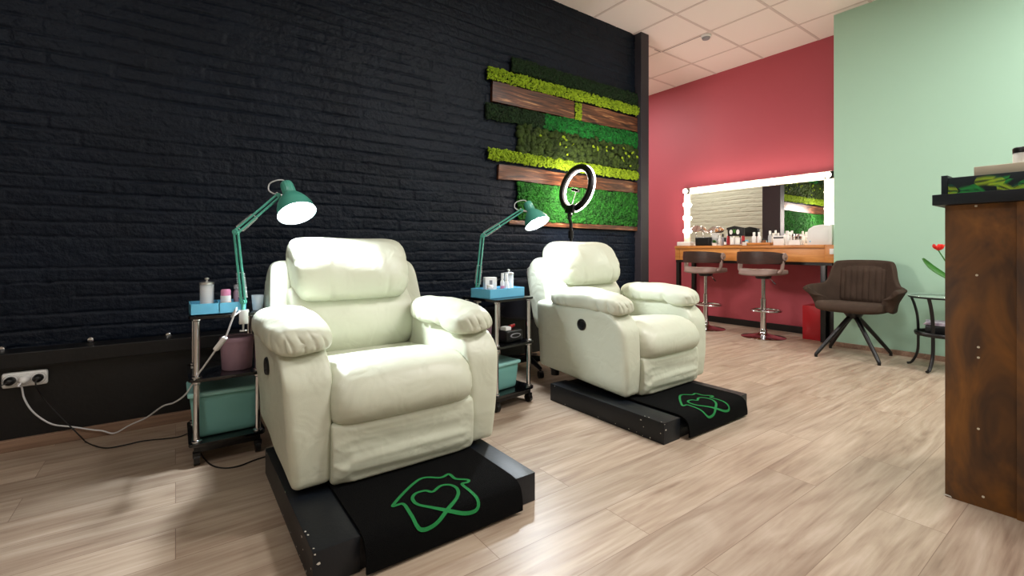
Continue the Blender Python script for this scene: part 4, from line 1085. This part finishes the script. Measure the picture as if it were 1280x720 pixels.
# ================================================================== ARMCHAIR
t = thing('tub_armchair', 'taupe tub armchair with black splayed legs by the mint wall', 'armchair', (4.85, 1.52, 0), R(0))
# chair faces -X; back towards +X
def shell():
    bm = B(); rows = []; n = 120
    for i in range(n+1):
        a = -1+2*i/n; ang = a*R(118); aa = abs(a)
        # plan: rounded rectangle through angle (0 = back)
        c, s = math.cos(ang), math.sin(ang)
        e = 3.2; k = (abs(c)**e+abs(s)**e)**(-1/e)
        # top height: back .85, falls to arms .62, arm tip rises slightly
        if aa < .36: top = .852-.012*(aa/.36)**3
        elif aa < .54:
            f = (aa-.36)/.18; f = f*f*(3-2*f); top = .84*(1-f)+.635*f
        else:
            f = (aa-.54)/.46; top = .635-.02*f
        row = []
        for j in range(15):
            f = j/14
            rx0, ry0 = .215, .245                              # at seat level
            rx1, ry1 = .265, (.255 if aa < .45 else .255+.085*min(1, (aa-.45)/.3))
            rx = rx0+(rx1-rx0)*f; ry = ry0+(ry1-ry0)*f**1.4
            x = c*k*rx+.0; y = s*k*ry
            if c < 0: x = c*k*(.215+.07*f)
            z0 = .405+(.0 if aa < .76 else .085*((aa-.76)/.24)**2); z = z0+(top-z0)*f
            if aa < .34 and .1 < f < .97:                      # stitched channels on the inside of the back
                x -= 0
            if aa > .86:
                g = (aa-.86)/.14; z = z0+(top-z0)*f*(1-.0*g)
                if f < .8: x += .15*g*(1-f/.8)                   # front of the arm sweeps back at seat level
            row.append(bm.verts.new((x, y, z)))
        rows.append(row)
    for a_, b_ in zip(rows, rows[1:]):
        for j in range(14): bm.faces.new((a_[j], b_[j], b_[j+1], a_[j+1]))
    return bm
o = obj('shell', shell(), 'taupe', t, True, 180)
md = o.modifiers.new('thick', 'SOLIDIFY'); md.thickness = .042; md.offset = 1; md = o.modifiers.new('sub', 'SUBSURF'); md.levels = 1; md.render_levels = 1
# channel pad
bm = B(); rows = []
nx = 90
for i in range(nx+1):
    yy = -.185+.37*i/nx; w = abs(math.sin((yy+.185)/.37*PI*8)); row = []
    edge = max(0, (abs(yy)-.155)/.03)
    for j in range(20):
        f = j/19; z = .45+(.80-.45)*f; xin = .205+.045*f
        e2 = min(1, f*8, (1-f)*8)
        d = (.014*w**.5*e2+.004)*max(0, 1-edge**2)
        row.append(bm.verts.new((xin-.004-d+.03*max(0, edge-.6)+.02*(1-e2), yy, z)))
    rows.append(row)
for a_, b_ in zip(rows, rows[1:]):
    for j in range(19): bm.faces.new((a_[j], b_[j], b_[j+1], a_[j+1]))
o = obj('channel_pad', bm, 'taupe', t, True, 180); md = o.modifiers.new('thick', 'SOLIDIFY'); md.thickness = .02; md.offset = -1
bm = B()
def dsh(p, tt, k):
    p.z += .012*abs(tt)**3; return p
cushion(bm, [(-.255, .44), (-.24, .405), (-.1, .388), (.12, .385), (.22, .41), (.22, .46), (.1, .472), (-.12, .482), (-.23, .478)], .245, 5, 'y', 0, 32, 44, dsh)
obj('seat', bm, 'taupe', t, True, 180)
bm = B(); cyl(bm, (0, 0, .335), (0, 0, .40), .045, .09, 24); obj('hub', bm, 'dark', t)
for fx, fy in ((4.559, 1.708), (5.066, 1.775), (4.622, 1.274), (5.13, 1.33)):
    dx, dy = (fx-4.85), (fy-1.52); bm = B()
    tube(bm, [(dx*.04, dy*.04, .365), (dx*.3, dy*.3, .28), (dx*.93, dy*.93, .05), (dx, dy, .012)], lambda f: .021-.009*f, 12, 5); lg = obj('leg', bm, 'dark', t)
    bm = B(); cyl(bm, (dx, dy, 0), (dx, dy, .02), .013, .012, 12); obj('foot_cap', bm, 'dark', lg)
# ================================================================== SIDE TABLE
stx, sty = 4.84, .90; r = .252
t = thing('side_table', 'round glass side table with curved black legs behind the counter', 'table', (stx, sty, 0))
bm = B(); lathe(bm, (0, 0, .578), (0, 0, 1), [(0, 0), (r, 0), (r+.002, .004), (r, .008), (0, .008)], 64); obj('glass_top', bm, 'glass', t, True, 30)
bm = B(); tube(bm, [((r-.02)*math.cos(a), (r-.02)*math.sin(a), .570) for a in [2*PI*k/48 for k in range(48)]], .007, 8, 0, True); obj('rim', bm, 'dark', t)
feet = [at(1139, 456, Z=0), at(1154, 468, Z=0)]
angs = [math.atan2(feet[0].y-sty, feet[0].x-stx), math.atan2(feet[1].y-sty, feet[1].x-stx)]
for a in (angs[0], angs[1], angs[0]+PI, angs[1]+PI):
    c, s = math.cos(a), math.sin(a); bm = B()
    tube(bm, [((r-.02)*c, (r-.02)*s, .572), ((r-.045)*c, (r-.045)*s, .50), ((r-.065)*c, (r-.065)*s, .40), ((r-.07)*c, (r-.07)*s, .25), ((r-.065)*c, (r-.065)*s, .12), ((r-.03)*c, (r-.03)*s, .03), ((r+.0)*c, (r+.0)*s, .013)], .013, 10, 5, False, .7); obj('leg', bm, 'dark', t)
bm = B(); lathe(bm, (0, 0, .27), (0, 0, 1), [(0, 0), (r-.055, 0), (r-.05, .02), (r-.055, .03), (r-.07, .03), (r-.075, .008), (0, .008)], 48); obj('shelf', bm, 'dark', t)
bm = B(); rbox(bm, (stx+.01, sty, .318), (.10, .12, .034), .01, 6); tag(obj('black_basket', bm, 'dark'), 'flat black basket on the lower shelf of the glass side table', 'basket')
bm = B(); 
for k in range(4): box(bm, stx-.09, stx+.11, sty-.12, sty+.13, .353+.006*k, .358+.006*k, .001, 1, Matrix.Translation((stx, sty, 0)) @ Matrix.Rotation(R(4*k), 4, 'Z') @ Matrix.Translation((-stx, -sty, 0)))
tag(obj('magazine', bm, 'magazine'), 'pale magazines lying on the basket of the glass side table', 'magazine')
# plant on it
t = thing('potted_flower', 'red flower with green leaf on the side table, half behind the counter', 'plant', (stx+.0, sty-.06, .587))
bm = B(); lathe(bm, (0, 0, 0), (0, 0, 1), [(0, 0), (.045, 0), (.06, .1), (.055, .1), (.04, .09), (0, .09)], 28); obj('pot', bm, 'white', t)
tl = at(1153, 323, X=stx-.05)-Vector(t.location); tf = at(1173, 313, X=stx-.05)-Vector(t.location)
def blade(bm, pts, w, up=Vector((0, 0, 1))):
    P = cat(pts, 6); n = len(P); L = []
    for i, p in enumerate(P):
        d = (P[min(i+1, n-1)]-P[max(i-1, 0)]).normalized(); sd = d.cross(up).normalized(); ww = w*math.sin(PI*(.06+.9*i/(n-1)))**.7
        L.append([bm.verts.new(p+sd*ww+up*ww*.25), bm.verts.new(p), bm.verts.new(p-sd*ww+up*ww*.25)])
    for a, b in zip(L, L[1:]):
        for k in (0, 1): bm.faces.new((a[k], b[k], b[k+1], a[k+1]))
for k, (tip, w_) in enumerate(((tl, .028), (Vector((.12, .08, .28)), .03), (Vector((-.1, -.12, .3)), .03), (Vector((.02, -.16, .24)), .028))):
    bm = B(); blade(bm, [Vector((0, 0, .09)), tip*.45+Vector((0, 0, .03)), tip*.75+Vector((0, 0, .0)), tip], w_, Vector((-.6, -.3, .75)).normalized())
    o = obj('leaf', bm, 'leaf', t); md = o.modifiers.new('thick', 'SOLIDIFY'); md.thickness = .0015
bm = B(); tube(bm, [Vector((0, 0, .09)), tf*.5+Vector((.01, -.01, .03)), tf], .004, 8, 5); obj('stem', bm, 'leaf', t)
bm = B()
for k in range(5):
    a = 2*PI*k/5; d = Vector((math.cos(a)*.8, math.sin(a), .35)).normalized()
    blade(bm, [tf+d*.002, tf+d*.018+Vector((0, 0, .002)), tf+d*.032+Vector((0, 0, .014)), tf+d*.036+Vector((0, 0, .034))], .021, Vector((0, 0, 1)))
o = obj('flower', bm, 'flower', t); md = o.modifiers.new('thick', 'SOLIDIFY'); md.thickness = .003
# ================================================================== RECEPTION COUNTER
DX, DY = 2.366, .449
t = thing('reception_counter', 'dark stained wooden counter with black top at the right edge', 'counter', (DX+.25, -.1, 0))
ys1 = at(1271, 400, X=DX-.004).y
bm = B(); box(bm, -.232, .30, DY+.1-.02, DY+.1, .0, 1.105, .0015); obj('end_panel', bm, 'desk', t)
bm = B(); box(bm, -.25, -.232, ys1+.1, DY+.1, .0, 1.105, .0015); obj('front_panel', bm, 'desk', t)
bm = B(); box(bm, -.257, -.232, -.9, ys1+.1, .0, 1.105, .002); obj('front_board', bm, 'desk', t)
bm = B(); box(bm, -.232, .29, -.9, DY+.07, .02, 1.10); obj('carcass', bm, 'desk', t, False)
bm = B(); box(bm, -.285, .33, -.92, DY+.1+.03, 1.106, 1.146, .002); obj('countertop', bm, 'blackwood', t)
for (u, v) in ((1223, 434), (1223, 447), (1223, 536), (1220, 257.5), (1221, 344), (1229, 621)):
    p = at(u, v, X=DX)-Vector(t.location); bm = B(); lathe(bm, (p.x, p.y, p.z), (-1, 0, 0), [(.0042, -.002), (.004, .0008), (0, .001)], 14); obj('dowel_plug', bm, 'cream', t)
bm = B(); p = at(1184, 619, X=DX)-Vector(t.location); v = [bm.verts.new((p.x-.0006, p.y+dy, p.z+dz)) for dy, dz in ((.012, -.004), (.0, -.002), (-.014, -.004), (-.010, .002), (.006, .004))]; bm.faces.new(v); obj('chip', bm, 'chip', t, False)
# printed box on top
ct = 1.146; X0 = DX-.03
pY0 = at(1178, 238, X=X0+.02).y
t = thing('printed_box', 'flat box printed with palm leaves on the black countertop', 'box', (X0+.18, pY0-.35, ct))
bm = B(); box(bm, -.16, .16, -.35, .35, 0, .062, .002); obj('body', bm, 'palm', t)
bm = B(); box(bm, -.163, .163, .335, .353, 0, .072, .001); obj('end_flap', bm, 'palm', t)
rs = random.Random(9)
def frond(y, z, ang, L, m, off):
    bm = B(); d = (math.cos(ang), math.sin(ang)); x = -.1605-off
    def P(a, b): return (x, min(.334, max(-.349, y+a)), min(.0605, max(.0015, z+b)))
    for k in range(10):
        f = .12+.86*k/10; cx, cz = d[0]*L*f, d[1]*L*f
        for sg in (-1, 1):
            a2_ = ang+sg*R(58-22*f); l = L*.62*(1-.55*f)*(.6+.8*f if f < .5 else 1); e = (math.cos(a2_), math.sin(a2_)); n_ = (-e[1], e[0]); wd = .0014
            v = [bm.verts.new(P(cx+e[0]*l*q+n_[0]*wd*h_, cz+e[1]*l*q+n_[1]*wd*h_)) for q, h_ in ((0, 0), (.4, 1), (1, 0), (.4, -1))]
            bm.faces.new(v)
    obj('leaf_print', bm, m, t, False)
yy = .33; k = 0
while yy > -.3:
    frond(yy-.02, rs.uniform(.015, .045), rs.uniform(-.9, .9)+PI*(k % 2), .05, ('frondc', 'fronda')[k % 2], .0001*(1+k % 3))
    frond(yy, rs.uniform(.005, .05), rs.uniform(-1.1, 1.1)+PI*((k+1) % 2), rs.uniform(.045, .06), ('fronda', 'frondb', 'frondb')[k % 3], .0005+.0001*(k % 3)); yy -= .030; k += 1
pY1 = at(1218, 212, X=X0+.05).y
bm = B(); box(bm, X0+.04, X0+.28, pY1-.4, pY1, ct+.0625, ct+.096, .002); tag(obj('board_box', bm, 'cream'), 'flat cream box lying on the palm leaf box', 'box')
pj = at(1277, 200, X=X0+.09)
bottle('cosmetic_jar', 'small jar with black lid on the cream box at right photo edge', 'jar', pj.x, pj.y, ct+.0965, .022, .058, 'white', 'dark', .02, 1.03, None, None, 'jar')
# ================================================================== CEILING DETECTOR
p = at(882.5, 44, Z=CEIL)
t = thing('smoke_detector', 'small white round smoke detector on the ceiling tiles', 'smoke detector', (p.x, p.y, CEIL))
bm = B(); lathe(bm, (0, 0, -.004), (0, 0, -1), [(0, 0), (.052, 0), (.052, .014), (.045, .02), (.043, .022)], 32); obj('base', bm, 'white', t)
bm = B(); lathe(bm, (0, 0, -.022), (0, 0, -1), [(.04, 0), (.043, .006), (.036, .022), (0, .026)], 32); obj('sensor', bm, 'grey', t)
# ================================================================== LIGHTS
def panel(x, y, e, sx=.58, sy=.58, colr=(1, .97, .945)):
    l = bpy.data.lights.new('ceiling_panel', 'AREA'); l.shape = 'RECTANGLE'; l.size = sx; l.size_y = sy; l.energy = e; l.color = colr
    o = bpy.data.objects.new('ceiling_panel_light', l); col.objects.link(o); o.location = (x, y, CEIL-.012)
PANELS = [(2.45, .60, 60), (4.25, -.6, 70), (.65, -.6, 7), (2.45, -1.8, 42), (-1.15, .60, 26), (4.2, 4.8, 62)]
for x, y, e in PANELS: panel(x, y, e)
w = bpy.data.worlds.new('World'); bpy.context.scene.world = w; w.use_nodes = True
w.node_tree.nodes['Background'].inputs[0].default_value = (.5, .55, .6, 1); w.node_tree.nodes['Background'].inputs[1].default_value = .2
# ================================================================== CAMERA
cam = bpy.data.cameras.new('camera'); co = bpy.data.objects.new('camera', cam); col.objects.link(co)
cam.sensor_width = 36; cam.lens = 36*F/1280; cam.shift_y = -(360-HOR)/1280; cam.clip_start = .02
co.location = (0, 0, H); co.rotation_euler = (R(90), 0, -math.atan2(SF, CF))
sc_ = bpy.context.scene; sc_.camera = co
sc_.view_settings.view_transform = 'Standard'; sc_.view_settings.look = 'None'; sc_.view_settings.gamma = 1; sc_.view_settings.use_curve_mapping = False
sc_.view_settings.exposure = 0
